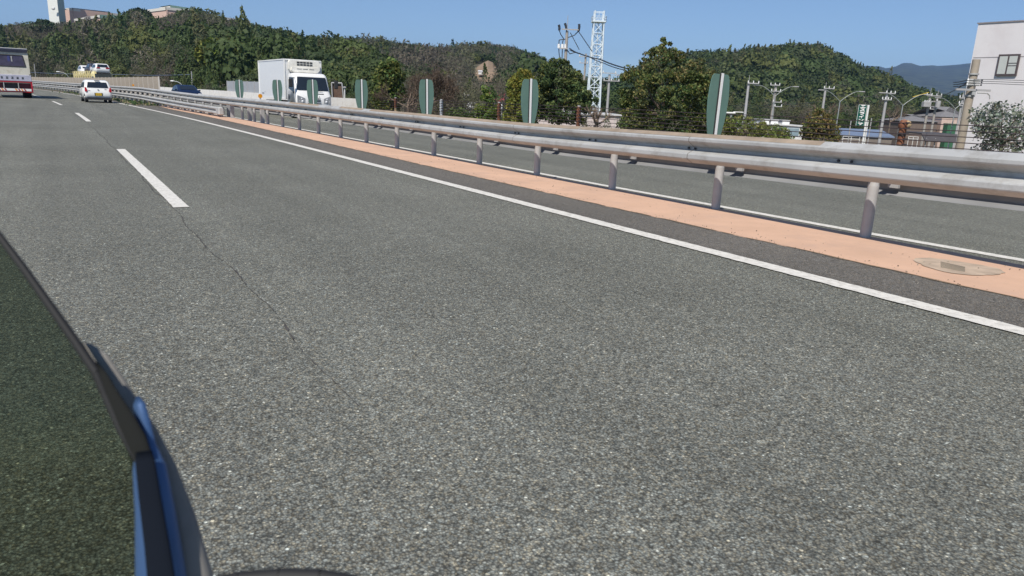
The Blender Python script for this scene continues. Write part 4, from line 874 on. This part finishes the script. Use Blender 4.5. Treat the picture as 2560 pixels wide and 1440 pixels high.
# wires
def wire(label, pts, r=.02, sag=.3, mat=WIRE, group='overhead wires', name='overhead_wire'):
    b = MB(); P_ = []
    for (a, c) in zip(pts[:-1], pts[1:]):
        a = np.array(a); c = np.array(c)
        for k in range(9): t = k / 9; q = a + (c - a) * t; q[2] -= sag * 4 * t * (1 - t); P_.append(q)
    P_.append(np.array(pts[-1])); o0 = P_[0]; b.tube([p - o0 for p in P_], r, mat, 4); b.build(name, loc=o0, label=label, cat='cable', group=group)
A_ = lambda x, y, d: At(x, y, d)
wire('thick black cable bundle running from the dark pole past the lattice tower', [A_(1424, 121, 60), A_(1450, 134, 56), A_(1500, 148, 50), A_(1570, 172, 42)], .045, .05)
wire('second black cable just below the thick bundle across the lattice tower', [A_(1424, 125, 60), A_(1470, 140, 56), A_(1510, 158, 50), A_(1566, 176, 42)], .03, .05)
wire('thin wire from the top of the dark pole down to the cable bundle', [A_(1446, 78, 60), A_(1480, 128, 56)], .03, .0)
wire('thin wire from the dark pole crossarm down to the middle of the bundle', [A_(1426, 82, 60), A_(1448, 124, 58)], .03, .0)
wire('upper thin wire strung between pale poles across the right hill', [A_(1775, 229, 70), A_(1868, 234, 70), A_(2060, 240, 78), A_(2318, 243, 75)], .018, .0)
wire('lower thin wire strung between poles across the right hill', [A_(1815, 262, 75), A_(1935, 262, 80), A_(2060, 252, 80)], .018, .1)
wire('lowest thin wire between poles left of the street lamps', [A_(1815, 269, 75), A_(1935, 267, 80), A_(2020, 263, 80)], .018, .1)
YW = M('yellow_sleeve', (.70, .50, .05), .6)
wire('yellow sleeved wire rising to the transformer pole', [A_(2281, 243, 76), A_(2322, 231, 75)], .045, 0, YW)
for k in range(3):
    wire(('top', 'middle', 'lowest')[k] + ' of the black wires left of the thick concrete pole', [A_(2384, 206 + 5 * k, 24), A_(2420, 199 + 6 * k, 22)], .014, .02, group='wires at the thick pole')
    wire(('top', 'middle', 'lowest')[k] + ' of the black wires crossing the white building wall', [A_(2428, 198 + 5 * k, 22), A_(2486, 199 + 5 * k, 21), A_(2620, 203 + 6 * k, 19)], .009, .0, group='wires at the thick pole')
wire('long low wire from the transformer pole to the thick concrete pole', [A_(2340, 232, 82), A_(2416, 208, 22)], .018, .3)
wire('bluish wire strung along the wooded bank behind the blue car', [A_(60, 180, 215), A_(300, 186, 190), A_(482, 186, 150)], .06, .2, M('blue_wire', (.12, .16, .26), .6))
# street lamps with two arms
LAMPM = M('lamp_steel', (.33, .35, .35), .45, .3)
def dlamp():
    t = thing('street_lamp', 'x', 'street lamp'); b = MB(); b.cyl((0, 0, -.2), (0, 0, 8.2), .085, LAMPM, .045, 8); b.build('post', t)
    for s in (-1, 1):
        b = MB(); pts = [(s * 1.75 * (1 - math.cos(a)) ** 1.0 if False else s * (1.55 * math.sin(a)), 0, 7.6 + 1.15 * (1 - math.cos(a)) * .95 if False else 8.2 + .95 * (1 - (1 - math.sin(a)) ** 1.6)) for a in np.linspace(0, math.pi / 2, 8)]
        b.tube(pts, .028, LAMPM, 6); ar = b.build('arm', t); b = MB(); b.bevbox((s * 1.85, 0, 9.14), (.55, .18, .09), POLEL, .03); b.build('lamp_head', ar)
    return t
DL = None
for px, pyf, depth, lab in ((1937, 241, 70, 'double-armed street lamp beside the thick pole with three crossarms'), (2100, 254, 68, 'double-armed street lamp just left of the green sign'), (2257, 264, 62, 'double-armed street lamp above the rusty barrier post'), (2388, 272, 72, 'double-armed street lamp behind the thick concrete pole')):
    t = dlamp() if DL is None else copy_tree(DL); DL = DL or t; p = At(px, pyf, depth); t.location = (p[0], depth, p[2] - 8.2); t['label'] = lab; t['category'] = 'street lamp'; t['group'] = 'double-armed street lamps in the town'
t = thing('large_lamp', 'white flat twin-arm lamp close behind the largest glare panel', 'street lamp', At(1823, 330, 45)); t.location.z = TOWN
z = pix_z(1823, 283, 45) - TOWN; b = MB(); b.cyl((0, 0, 0), (0, 0, z), .07, LAMPM, n=8); b.build('post', t); b = MB(); b.bevbox((-.15, 0, z + .02), (.75, .3, .10), WHITE, .03); b.bevbox((.42, 0, z + .08), (.62, .12, .06), WHITE, .02); b.build('lamp_head', t)
# single-arm lamps and thin poles on the left
for px, pyt, pyb, depth, lab in ((172, 182, 196, 150, 'single-armed road lamp behind the beige fence at the far left'), (457, 205, 220, 105, 'single-armed road lamp above the dark blue car')):
    p = At(px, pyb, depth); zt = pix_z(px, pyt, depth); t = thing('road_lamp', lab, 'street lamp', (p[0], depth, -2), 0, 'single-armed road lamps'); sc_ = depth / 1800
    b = MB(); b.cyl((0, 0, 0), (0, 0, p[2] + 2 + .3), .09, LAMPM, n=6); b.tube([(0, 0, p[2] + 2.2), (-4 * sc_, 0, zt + 2 - 4 * sc_), (-12 * sc_, 0, zt + 2), (-22 * sc_, 0, zt + 2 + 1.5 * sc_)], .06, LAMPM, 5); b.build('post', t)
    b = MB(); b.bevbox((-24 * sc_, 0, zt + 2 + 1.5 * sc_), (8 * sc_, .3, .18), WHITE, .04); b.build('lamp_head', t)
for px, pyt, depth, lab in ((94, 160, 150, 'thin grey pole behind the fence right of the large truck'), (482, 178, 110, 'thin pale pole standing right of the dark blue car'), (2172, 295, 60, 'short white pipe post right of the green sign pole'), (2122, 300, 60, 'white pipe post below the green sign, left of it'), (1161, 232, 75, 'pale pole with a small crossarm behind the bare trees'), (985, 205, 70, 'thin pale pole rising behind the end post of the cable barrier')):
    t = pole('thin_pole', lab, px, 230 if px < 1200 else 340, pyt, depth, .09 if depth > 80 else .05, POLEL, group='thin poles', cat='pole', ground=-3.5)
    if px == 1161:
        z = pix_z(1161, 232, 75) + 3.5; b = MB(); b.box((0, 0, z - .2), (1.0, .06, .06), POLEL); b.build('crossarm', t)
# lattice tower
TW = M('tower_white', (.72, .80, .86), .5, .1, var=.03)
D = 140.; pT = At(1483, 262, D); lt_ = thing('lattice_tower', 'tall white steel lattice tower with a railed top platform', 'tower', (pT[0], D, TOWN)); zb = 0; z1 = pix_z(1493, 56, D) - TOWN; z2 = pix_z(1494, 32, D) - TOWN
hw = lambda z: 1.22 - .32 * z / z1
for sx in (-1, 1):
    for sy in (-1, 1): b = MB(); b.cyl((sx * hw(0), sy * hw(0), 0), (sx * hw(z1), sy * hw(z1), z1), .17, TW, .14, 6); b.build('leg', lt_)
b = MB(); nP = 10; zz = np.linspace(0, z1, nP + 1)
for a, c in zip(zz[:-1], zz[1:]):
    wa, wc = hw(a), hw(c); b2 = MB()
    for (ax, ay, bx, by) in ((-1, -1, 1, -1), (1, -1, 1, 1), (1, 1, -1, 1), (-1, 1, -1, -1)):
        b.cyl((ax * wa, ay * wa, a), (bx * wc, by * wc, c), .065, TW, n=4); b.cyl((bx * wa, by * wa, a), (ax * wc, ay * wc, c), .065, TW, n=4); b2.cyl((ax * wc, ay * wc, c), (bx * wc, by * wc, c), .085, TW, n=4)
    b2.build('ring_beam', lt_)
b.build('bracing', lt_)
b = MB(); b.cyl((0, .3, 0), (0, .3, z1), .10, TW, n=5)
for q in np.arange(.5, z1, .6): b.box((0, .35, q), (.5, .05, .05), TW)
b.build('ladder', lt_)
b = MB(); W_ = 1.25; b.box((0, 0, z1 + .1), (2 * W_, 2 * W_, .22), TW)
for sx in (-1, 1):
    for sy in (-1, 1): b.cyl((sx * .82, sy * .82, z1), (sx * .82, sy * .82, z2 + .3), .15, TW, n=6)
    for q in (.55, 1.0): b.box((sx * W_, 0, z1 + q), (.05, 2 * W_, .05), TW); b.box((0, sx * W_, z1 + q), (2 * W_, .05, .05), TW)
    for sy in (-1, -.33, .33, 1): b.box((sx * W_, sy * W_, z1 + .5), (.05, .05, 1.0), TW); b.box((sy * W_, sx * W_, z1 + .5), (.05, .05, 1.0), TW)
    b.box((0, sx * .82, z2 + .1), (1.64, .1, .1), TW); b.box((sx * .82, 0, z2 + .1), (.1, 1.64, .1), TW)
b.cyl((0, 0, z1), (0, 0, z2), .05, TW, n=5); b.build('platform', lt_)
# buildings
WIN = M('window_frost', (.52, .54, .52), .3, var=.03); BRN = M('bronze_frame', (.13, .10, .10), .4, .4)
def face_building(name, label, cat, px0, px1, ytop, depth, dep, wall, ybot=None, rot=0., roof=None, rh=0., over=.2, ground=TOWN, gable='x', group=None):
    a = At(px0, ytop, depth); c = At(px1, ytop, depth); W = c[0] - a[0]; zt = a[2]; h = zt - ground; t = thing(name, label, cat, ((a[0] + c[0]) / 2, depth, ground), rot, group)
    b = MB(); b.box((0, dep / 2, h / 2), (W, dep, h), wall); b.build('wall', t)
    if roof and rh == 0: b = MB(); b.box((0, dep / 2, h + .06), (W + over, dep + over, .12), roof); b.build('roof', t)
    if roof and rh > 0:
        b = MB(); w2, y0, y1 = W / 2 + over, -over, dep + over
        if gable == 'x': b.prism([(y0, h), (dep / 2, h + rh), (y1, h), (y1, h - .15), (dep / 2, h + rh - .12), (y0, h - .15)], -w2, w2, roof, 'x')
        elif gable == 'y': b.prism([(-w2, h), (0, h + rh), (w2, h), (w2, h - .15), (0, h + rh - .12), (-w2, h - .15)], y0, y1, roof, 'y')
        else: b.add([(-w2, y0, h), (w2, y0, h), (w2, y1, h), (-w2, y1, h), (-w2 + dep * .45, dep / 2, h + rh), (w2 - dep * .45, dep / 2, h + rh)], [(0, 1, 5, 4), (1, 2, 5), (2, 3, 4, 5), (3, 0, 4), (0, 3, 2, 1)], roof)
        b.build('roof', t)
    return t, W, h
# large white building on the right, wall roughly parallel to the road
WB = M('pinkish_white_wall', (.71, .685, .70), .8, var=.035, scale=.5, dirt=(205, 198, 200), dscale=.7)
pL = At(2468, 60, 26.5); hd = TH + rad(1.5); bw = thing('white_building', 'tall plain white building with one visible window at the right edge', 'building', (pL[0] - .3, 26.5, TOWN), hd)
hB = pL[2] - TOWN; b = MB(); b.box((7.0, -10, hB / 2), (14, 20, hB), WB); b.build('wall', bw)
b = MB(); b.box((7.0, -10, hB + .01), (14.06, 20.06, .04), M('parapet_cap', (.25, .23, .24), .6)); b.build('roof_cap', bw)
b = MB(); b.box((-.004, -10, hB - 1.12), (.012, 19.9, .02), M('seam', (.35, .33, .34), .8)); b.box((-.004, -10, hB - 4.6), (.012, 19.9, .02), M('seam')); b.build('panel_seam', bw)
def wp(px, py):
    """pixel -> (y, z) on the wall plane x=0 of the white building"""
    d = ray(px, py); n_ = np.array([math.cos(hd), math.sin(hd), 0]); o0 = np.array(bw.location); t = ((o0 - CAM) @ n_) / (d @ n_); q = CAM + d * t - o0
    return -q[0] * math.sin(hd) + q[1] * math.cos(hd), q[2]
(ya, za), (yb, zb_) = wp(2489, 190), wp(2553, 135); ym = (ya + yb) / 2; zm = (za + zb_) / 2; Lw = abs(yb - ya); Hw = abs(zb_ - za)
b = MB(); b.box((-.03, ym, zm), (.07, Lw, Hw), BRN); wn = b.build('window', bw)
b = MB()
for k in (-1, 1): b.box((-.067, ym + k * Lw * .23, zm), (.012, Lw * .38, Hw * .82), WIN)
b.build('pane', wn)
b = MB()
for q in (-.02, .06): b.box((-.077, ym - Lw * .23, zm + q), (.012, Lw * .40, .018), BRN)
b.build('bar', wn)
# sign
SG = M('sign_green', (.006, .09, .065), .5, var=.03)
D = 55.; pS = At(2157, 330, D); sg = thing('vertical_sign', 'tall narrow green sign with white Japanese lettering on a white pole', 'sign', (pS[0] + .12, D, TOWN))
zt = pix_z(2165, 262, D) - TOWN; zb2 = pix_z(2150, 314, D) - TOWN; b = MB(); b.cyl((0, 0, 0), (0, 0, zt), .07, WHITE, n=10); b.cyl((.28, .3, 0), (.28, .3, zb2 + .4), .045, WHITE, n=8); b.build('pole', sg)
hs = zt - zb2; b = MB(); b.box((-.43, 0, zb2 + hs / 2), (.62, .10, hs), SG); bd = b.build('board', sg)
b = MB(); 
for x in (-.735, -.125): b.box((x, -.055, zb2 + hs / 2), (.02, .02, hs), WHITE)
b.box((-.43, -.055, zt - .01), (.62, .02, .02), WHITE); b.build('border', bd)
STR = {'エ': [((.15, .9), (.85, .9)), ((.5, .9), (.5, .12)), ((.05, .12), (.95, .12))], 'ス': [((.15, .9), (.8, .9)), ((.8, .9), (.55, .5)), ((.55, .5), (.08, .08)), ((.55, .5), (.92, .08))],
       'ラ': [((.2, .95), (.8, .95)), ((.1, .68), (.88, .68)), ((.88, .68), (.72, .3)), ((.72, .3), (.3, .03))], 'イ': [((.85, .95), (.5, .62)), ((.5, .62), (.08, .45)), ((.55, .66), (.55, .02))],
       'ン': [((.1, .9), (.38, .7)), ((.92, .85), (.65, .35)), ((.65, .35), (.12, .08))], 'ー': [((.5, .9), (.5, .1))], 'サ': [((.05, .68), (.95, .68)), ((.3, .95), (.3, .4)), ((.72, .95), (.72, .45)), ((.72, .45), (.4, .03))]}
b = MB(); chs = 'エスラインサ'; ch = hs / 6.1
for k, c in enumerate(chs):
    zc = zt - ch * (k + .08) - ch
    for (x0, y0), (x1, y1) in STR[c]: b.cyl((-.64 + x0 * .42, -.058, zc + .03 + y0 * ch * .80), (-.64 + x1 * .42, -.058, zc + .03 + y1 * ch * .80), .032, WHITE, n=6)
b.build('lettering', bd)
# houses and sheds
ROOFG = M('grey_tile', (.20, .195, .20), .7, var=.15, scale=3); ROOFR = M('red_roof', (.42, .05, .07), .6); ROOFB = M('blue_roof', (.17, .22, .32), .5); PINK = M('pink_wall', (.58, .44, .38), .8); SHW = M('shed_white', (.72, .72, .72), .7)
face_building('red_roof_house', 'small house with a red roof behind the young tree', 'house', 1222, 1256, 250, 85, 6, SHW, roof=ROOFR, rh=.9, gable='x')
face_building('white_house', 'white house behind the shrubs left of the young tree', 'house', 1170, 1200, 268, 80, 5, SHW, roof=M('pale_roof', (.6, .6, .6), .6), rh=.5)
t, W, h = face_building('white_shed', 'long low white shed with three raised roof vents', 'shed', 1906, 2010, 313, 62, 9, SHW, roof=M('pale_roof'), rh=0)
for k, x in enumerate((1918, 1941, 1970)):
    xx = At(x, 310, 62)[0] - t.location.x; b = MB(); b.box((xx, 2, h + .25), (.6, 3, .38), WHITE); b.box((xx, 2, h + .46), (.7, 3.1, .08), POLEL); b.build('roof_vent', t)
for x in (1950, 1985): xx = At(x, 320, 62)[0] - t.location.x; b = MB(); b.box((xx, -.02, h - .45), (.9, .05, .6), M('shed_window', (.25, .33, .38), .2)); b.build('window', t)
t, W, h = face_building('pale_building', 'long pale flat-roofed building behind the green trees below the lattice tower', 'building', 1345, 1552, 283, 46, 8, M('pale_pink_wall', (.62, .54, .53), .8), roof=M('pale_roof'), rh=0)
b = MB(); 
for k in range(9): b.box((-2.2 + k * .55, -.012, h - .9), (.03, .02, 1.8), CONC)
b.build('wall_rib', t)
t, W, h = face_building('blue_roof_shed', 'open shed with a wide blue roof below the green sign', 'shed', 2092, 2232, 336, 90, 7, M('shed_dark', (.20, .17, .15), .8), roof=ROOFB, rh=.7, gable='x', ground=TOWN)
face_building('grey_roof_house', 'traditional house with a grey hipped roof behind the street lamp', 'house', 2262, 2345, 302, 100, 7, M('brown_wall', (.17, .13, .11), .8), roof=ROOFG, rh=.9, gable='hip')
face_building('grey_roof_house', 'large dark roofed house left of the thick concrete pole', 'house', 2350, 2420, 292, 115, 9, M('brown_wall'), roof=ROOFG, rh=1.6, gable='hip')
face_building('pink_building', 'low pale pink building right of the grey-roofed house', 'building', 2355, 2408, 297, 100, 5, PINK, roof=M('pink_wall'), rh=0, over=.1)
face_building('green_shed', 'plain green shed front below the pink building', 'shed', 2370, 2392, 311, 96, 1, M('shed_green', (.045, .14, .075), .6), roof=M('shed_green'), rh=0, over=.05)
D = 62; a_, c_ = At(2312, 333, D), At(2406, 336, D); cpz = a_[2] - TOWN - .38; t = thing('carport', 'wide dark carport roof on thin posts above a parked white van', 'carport', ((a_[0] + c_[0]) / 2, D, TOWN)); Wc = c_[0] - a_[0]
b = MB(); b.prism([(-.3, cpz - .25), (.5, cpz + .38), (3.6, cpz + .42), (3.6, cpz + .3), (.5, cpz + .26), (-.25, cpz - .3)], -Wc / 2, Wc / 2, M('carport_dark', (.07, .065, .07), .7), 'x'); b.build('roof', t)
for x in (-Wc / 2 + .2, -.6, Wc / 2 - .2):
    b = MB(); b.cyl((x, 0, 0), (x, 0, cpz), .05, POLEL, n=6); b.build('post', t)
vn = thing('parked_van', 'white kei van parked under the dark carport', 'van', At(2352, 370, 62.5)); vn.location.z = TOWN + .02; vn.rotation_euler.z = math.pi
pv = [(-1.6, .3), (-1.62, 1.7), (-1.5, 1.85), (1.0, 1.85), (1.25, 1.7), (1.62, 1.05), (1.66, .4), (1.5, .28)][::-1]
car(vn, pv, .74, 1.0, 1.85, WHITE, [[(-1.4, 1.1), (-.2, 1.1), (-.2, 1.6), (-1.4, 1.6)], [(-.1, 1.1), (1.1, 1.1), (.9, 1.6), (-.1, 1.6)]], tum=.06, rw=((-1.61, 1.1), (-1.6, 1.6)), ws=((1.58, 1.12), (1.27, 1.66)), wy=(1.1, -1.1))
for px0, px1, y, d, lab in ((2272, 2296, 341, 80, 'small white pipe railing left of the carport'), (2108, 2150, 340, 72, 'white pipe railing in front of the blue-roofed shed')):
    a_, c_ = At(px0, y, d), At(px1, y, d); t = thing('pipe_railing', lab, 'railing', (a_[0], d, a_[2] - .7), 0, 'white pipe railings'); Wc = c_[0] - a_[0]; b = MB()
    for z in (.45, .68): b.cyl((0, 0, z), (Wc, 0, z), .03, WHITE, n=5)
    b.build('rail', t)
    for k in range(3): b = MB(); b.cyl((Wc * k / 2, 0, -.8), (Wc * k / 2, 0, .7), .03, WHITE, n=5); b.build('post', t)
# quarry slope with small hut
SAND = M('bare_sandstone', (.27, .195, .13), .9, var=.3, scale=.6, kind='Position'); 
b = MB(); d = 395.; pts = [(1180, 178), (1192, 168), (1206, 158), (1220, 151), (1232, 156), (1240, 166), (1246, 178)]
top = [At(x, y, 378) for x, y in pts]; bot = [At(x, 180, 316) for x, y in pts]; low = [At(x, 205, 296) for x, y in pts]; d = 316.; mid = [(p * .45 + q * .55) + np.array([0, rng.uniform(-2.5, 2.5), 0]) for p, q in zip(top, bot)]
n = len(pts); b.add(low + bot + mid + top, [(r * n + k, r * n + k + 1, (r + 1) * n + k + 1, (r + 1) * n + k) for r in range(3) for k in range(n - 1)], SAND); b.build('sand_slope', kind='structure')
face_building('hillside_hut', 'tiny white hut at the foot of the bare sandy slope', 'hut', 1196, 1206, 178, d - 12, 4, SHW, roof=M('pale_roof'), rh=.5, ground=float(At(1200, 186, d - 12)[2]))
# plant buildings on the hilltop
PK = M('salmon_wall', (.60, .42, .35), .8, var=.03); PKL = M('light_wall', (.62, .60, .55), .8); GRT = M('green_trim', (.16, .26, .22), .6)
dT = 430.; zg = float(At(300, 75, dT)[2])
def hb(name, label, px0, y0, px1, y1, depth0, depth1, dep, wall, trim, th=1.2, g=None):
    a, c = At(px0, y0, depth0), At(px1, y1, depth1); gz = zg if g is None else g; t = thing(name, label, 'building', (a[0], a[1], gz), 0, 'plant buildings on the hilltop')
    w_ = c[:2] - a[:2]; n_ = np.array([-w_[1], w_[0]]); n_ = n_ / np.linalg.norm(n_) * dep; n_ = n_ if n_[1] > 0 else -n_
    poly = [(0, 0), tuple(w_), tuple(w_ + n_), tuple(n_)]; zt_ = [a[2] - gz, c[2] - gz, c[2] - gz, a[2] - gz]
    b = MB(); b.add([(*p, 0) for p in poly] + [(*p, z) for p, z in zip(poly, zt_)], [(0, 1, 5, 4), (1, 2, 6, 5), (2, 3, 7, 6), (3, 0, 4, 7), (4, 5, 6, 7)], wall); b.build('wall', t)
    e = (w_ / np.linalg.norm(w_)); b = MB(); q = np.array([-n_[0], -n_[1]]) / dep * .4; vs = []
    for p, z in ((np.zeros(2), zt_[0]), (w_, zt_[1])): vs += [(*(p + q), z - th), (*(p + q), z + .5), (*(p + n_), z + .5)]
    b.add(vs, [(0, 3, 4, 1), (1, 4, 5, 2)], trim); b.build('cornice', t); return t
hb('plant_building', 'long salmon building right of the white chimney tower', 182, 23, 300, 37, 425, 445, 25, PK, PKL, .9)
hb('plant_building', 'short salmon end wall touching the chimney tower', 166, 23, 183, 22, 432, 425, 20, PK, PKL, .9)
hb('plant_building', 'lower salmon and white wing below the long salmon building', 186, 50, 250, 40, 400, 402, 14, PK, PKL, .8)
hb('plant_building', 'small wing with a dark green eave right of the lower salmon wing', 248, 39, 300, 42, 402, 408, 14, PK, GRT, 1.4)
hb('plant_building', 'salmon hall on the hilltop behind the domed skyline tree', 366, 27, 415, 21, 425, 420, 25, PK, PKL, .9)
hb('plant_building', 'highest salmon hall on the hilltop with a dark green roof edge', 415, 20, 505, 30, 420, 432, 25, PK, PKL, .9)
hb('plant_building', 'thin roof structure with dark green edge above the highest hall', 425, 15, 500, 26, 428, 440, 16, PKL, GRT, .9)
hb('plant_building', 'grey-beige flat building at the right end of the hilltop plant', 545, 43, 625, 54, 430, 445, 20, M('grey_beige', (.42, .43, .38), .8), PKL, .8)
for x0, x1, y in ((220, 230, 43), (378, 400, 34)):
    a = At(x0, y, 399); b = MB(); b.box((0, 0, 0), ((x1 - x0) * .22, .6, 3.0), M('louvre_grey', (.25, .23, .23), .7)); b.build('louvre', bpy.data.objects['plant_building.002'] if x0 == 220 else bpy.data.objects['plant_building.004'], loc=a - np.array((bpy.data.objects['plant_building.002'] if x0 == 220 else bpy.data.objects['plant_building.004']).location) + np.array([0, 0 if x0 == 220 else 20, -1.]))
# chimney tower: tapered, chamfered
dC = 415.; cA = At(121, 30, dC); cB = At(146, 30, dC - 2); cC = At(163, 30, dC + 4); gz = float(At(140, 80, dC)[2]); zt = float(At(140, -70, dC)[2]); t = thing('chimney_tower', 'tall white angular chimney tower rising out of frame on the hilltop', 'chimney', (cB[0], cB[1], gz))
b = MB(); base = np.array([cA - cB, [0, 0, 0], cC - cB, [cC[0] - cB[0] - 2, 9, 0], [cA[0] - cB[0] + 1, 8, 0]])[:, :2]; zz_ = zt - gz
vs = [(*(p * 1.0), 0) for p in base] + [(*(p * .97), zz_) for p in base]; LT = M('tower_pale', (.72, .73, .70), .7, var=.02); SHG = M('tower_green_side', (.40, .50, .46), .7)
b.add(vs, [(0, 1, 6, 5), (3, 4, 9, 8), (4, 0, 5, 9), (5, 6, 7, 8, 9)], LT); b.add(vs, [(1, 2, 7, 6), (2, 3, 8, 7)], SHG); b.build('shaft', t)
a = At(133, 21, dC - 4) - np.array(t.location); b = MB(); b.ball(a, .9, M('pale_roof'), 8, (1.2, .5, 1)); b.build('vent', t)
# small items by the parapet end and behind the truck
D = 58.; t = thing('mesh_gantry', 'pale pipe frame with a brown mesh panel to the right of the box truck', 'frame', At(835, 245, D)); o_ = np.array(t.location); b = MB()
pts = [tuple(At(x, y, D) - o_) for x, y in ((831, 243), (829, 207), (855, 208), (859, 245))]; b.tube(pts, .06, POLEL, 6); b.build('pipe_frame', t)
b = MB(); q = [tuple(At(x, y, D + .1) - o_) for x, y in ((832, 243), (831, 210), (853, 211), (856, 245))]; b.add(q + [(x, y + .05, z) for x, y, z in q], [(0, 1, 2, 3), (7, 6, 5, 4), (0, 4, 5, 1), (1, 5, 6, 2), (2, 6, 7, 3)], M('brown_mesh', (.12, .075, .055), .9, var=.3, scale=6)); b.build('mesh_panel', t)
pole('short_pole', 'short white pole right of the pipe frame', 862, 240, 216, 58, .05, WHITE, [(218, 858, 866, 0)], cat='pole')
t = thing('lamp_globe', 'small white round lamp right of the glare panel by the bare tree', 'lamp', At(915, 262, 56)); b = MB(); z = float(At(915, 244, 56)[2]) - t.location.z; b.cyl((0, 0, 0), (0, 0, z + .7), .03, BOLT, n=6); b.build('post', t); b = MB(); b.ball((0, -.05, z), .09, WHITE, 10); b.build('globe', t)
#==================================================================== OWN CAR: window edge close to the camera
OWN = thing('car_window', 'dark tinted side window pane with rubber seal and dark door edge coloured blue for its sky reflection, close to the camera', 'car window', At(300, 1300, .55))
oo = np.array(OWN.location); Dn = .55
def q3(px, py, d=Dn): r_ = ray(px, py); return CAM + r_ * d - oo
def slab(name, poly, mat, th=.006, d=Dn, dd=0.):
    n = len(poly); c = [q3(x, y, d + (0 if not dd else dd * (y - 900) / 900)) for x, y in poly]; f = FW * th; b = MB(); b.add(c + [v + f for v in c], [tuple(range(n)), tuple(range(2 * n - 1, n - 1, -1))] + [(k, n + k, n + (k + 1) % n, (k + 1) % n) for k in range(n)], mat); return b.build(name, OWN)
tm, tnt, tb = new_mat('tinted_pane'); mxs = tnt.nodes.new('ShaderNodeMixShader'); trn = tnt.nodes.new('ShaderNodeBsdfTransparent'); trn.inputs[0].default_value = (.52, .56, .49, 1); gl = tnt.nodes.new('ShaderNodeBsdfGlossy'); gl.inputs['Roughness'].default_value = .05; fre = tnt.nodes.new('ShaderNodeFresnel'); fre.inputs[0].default_value = 1.25
gl.inputs[0].default_value = (.5, .6, .5, 1); tnt.links.new(fre.outputs[0], mxs.inputs[0]); tnt.links.new(trn.outputs[0], mxs.inputs[1]); tnt.links.new(gl.outputs[0], mxs.inputs[2]); tnt.links.new(mxs.outputs[0], tnt.nodes['Material Output'].inputs[0])
slab('pane', [(-220, 300), (0, 588), (110, 745), (238, 930), (290, 1040), (340, 1150), (352, 1300), (372, 1600), (-220, 1600)], tm, .004, .56)
b = MB(); L = [(-150, 392), (0, 592), (60, 672), (120, 757), (180, 842), (240, 930)]; b.tube([tuple(q3(x, y, .545)) for x, y in L], [.0024, .0026, .0029, .0031, .0033, .0036], BLACKR, 8); b.tube([tuple(q3(x, y, .545)) for x, y in ((240, 930), (262, 985), (300, 1070), (345, 1150))], [.0036, .0030, .003, .003], BLACKR, 8); b.build('window_seal', OWN)
GT = M('grey_trim', (.22, .21, .195), .9, var=.15, scale=30, spec=.1); SHEEN = M('sky_sheen_blue', (.055, .115, .25), .4, .3, var=.05); DT = M('dark_groove', (.008, .011, .018), .95, spec=.1)  # the blue is sky reflected on black trim, painted as base colour
def limb(name, pts, mat, d, flat=.55):
    """rounded moulding: half-elliptic section along a line, widths in photo pixels turned into metres"""
    P3 = [q3(x, y, d) for x, y, w_ in pts]; W3 = [w_ / F * d / 2 for x, y, w_ in pts]; n = 14; vs = []; fs = []
    for i, (p, w_) in enumerate(zip(P3, W3)):
        t = P3[min(i + 1, len(P3) - 1)] - P3[max(i - 1, 0)]; t = t / np.linalg.norm(t); sd_ = np.cross(t, FW); sd_ /= np.linalg.norm(sd_); up_ = np.cross(sd_, t)
        up_ = up_ if up_ @ FW < 0 else -up_
        for k in range(n): a = 2 * math.pi * k / n; vs.append(p + sd_ * math.cos(a) * w_ + up_ * math.sin(a) * w_ * flat)
    for i in range(len(P3) - 1):
        for k in range(n): fs.append((i * n + k, i * n + (k + 1) % n, (i + 1) * n + (k + 1) % n, (i + 1) * n + k))
    b = MB(); b.add(vs, fs + [tuple(range(n))], mat, True); return b.build(name, OWN)
limb('grey_trim', [(203, 856, 3), (222, 868, 22), (250, 900, 46), (283, 955, 56), (315, 1015, 64), (352, 1085, 82), (388, 1180, 108), (418, 1300, 140), (440, 1440, 178), (466, 1620, 225)], GT, .575)
limb('sky_sheen_trim', [(344, 990, 8), (348, 1010, 30), (355, 1050, 40), (364, 1110, 50), (374, 1170, 84), (388, 1280, 100), (402, 1440, 126), (418, 1620, 150)], SHEEN, .555)
limb('dark_channel', [(240, 905, 6), (254, 935, 24), (278, 985, 36), (310, 1045, 50), (338, 1100, 58), (354, 1142, 54)], M('charcoal_trim', (.018, .019, .018), .95, spec=.15), .545, .4)
limb('black_groove', [(359, 1128, 40), (362, 1150, 50), (374, 1240, 56), (392, 1360, 64), (402, 1440, 70), (420, 1620, 84)], DT, .535, .3)
b = MB(); pts = [(540, 1452), (600, 1440), (700, 1432), (800, 1434), (890, 1450)]; b.tube([tuple(q3(x, y + 10, .5)) for x, y in pts], .006, BLACKR, 8); b.build('rubber_lip', OWN)
#==================================================================== HAZE
hm = bpy.data.materials.new('haze'); hm.use_nodes = True; hn = hm.node_tree; hn.nodes.remove(hn.nodes['Principled BSDF'])
pvv = hn.nodes.new('ShaderNodeVolumePrincipled'); pvv.inputs['Color'].default_value = (.30, .54, 1, 1); pvv.inputs['Density'].default_value = 1.0e-4; pvv.inputs['Anisotropy'].default_value = .1
hn.links.new(pvv.outputs[0], hn.nodes['Material Output'].inputs['Volume'])
b = MB(); b.box((0, 4200, 300), (19000, 9300, 2 * (304.6)), hm); b.build('haze', kind='stuff', label='thin bluish air haze over the whole valley', cat='haze')
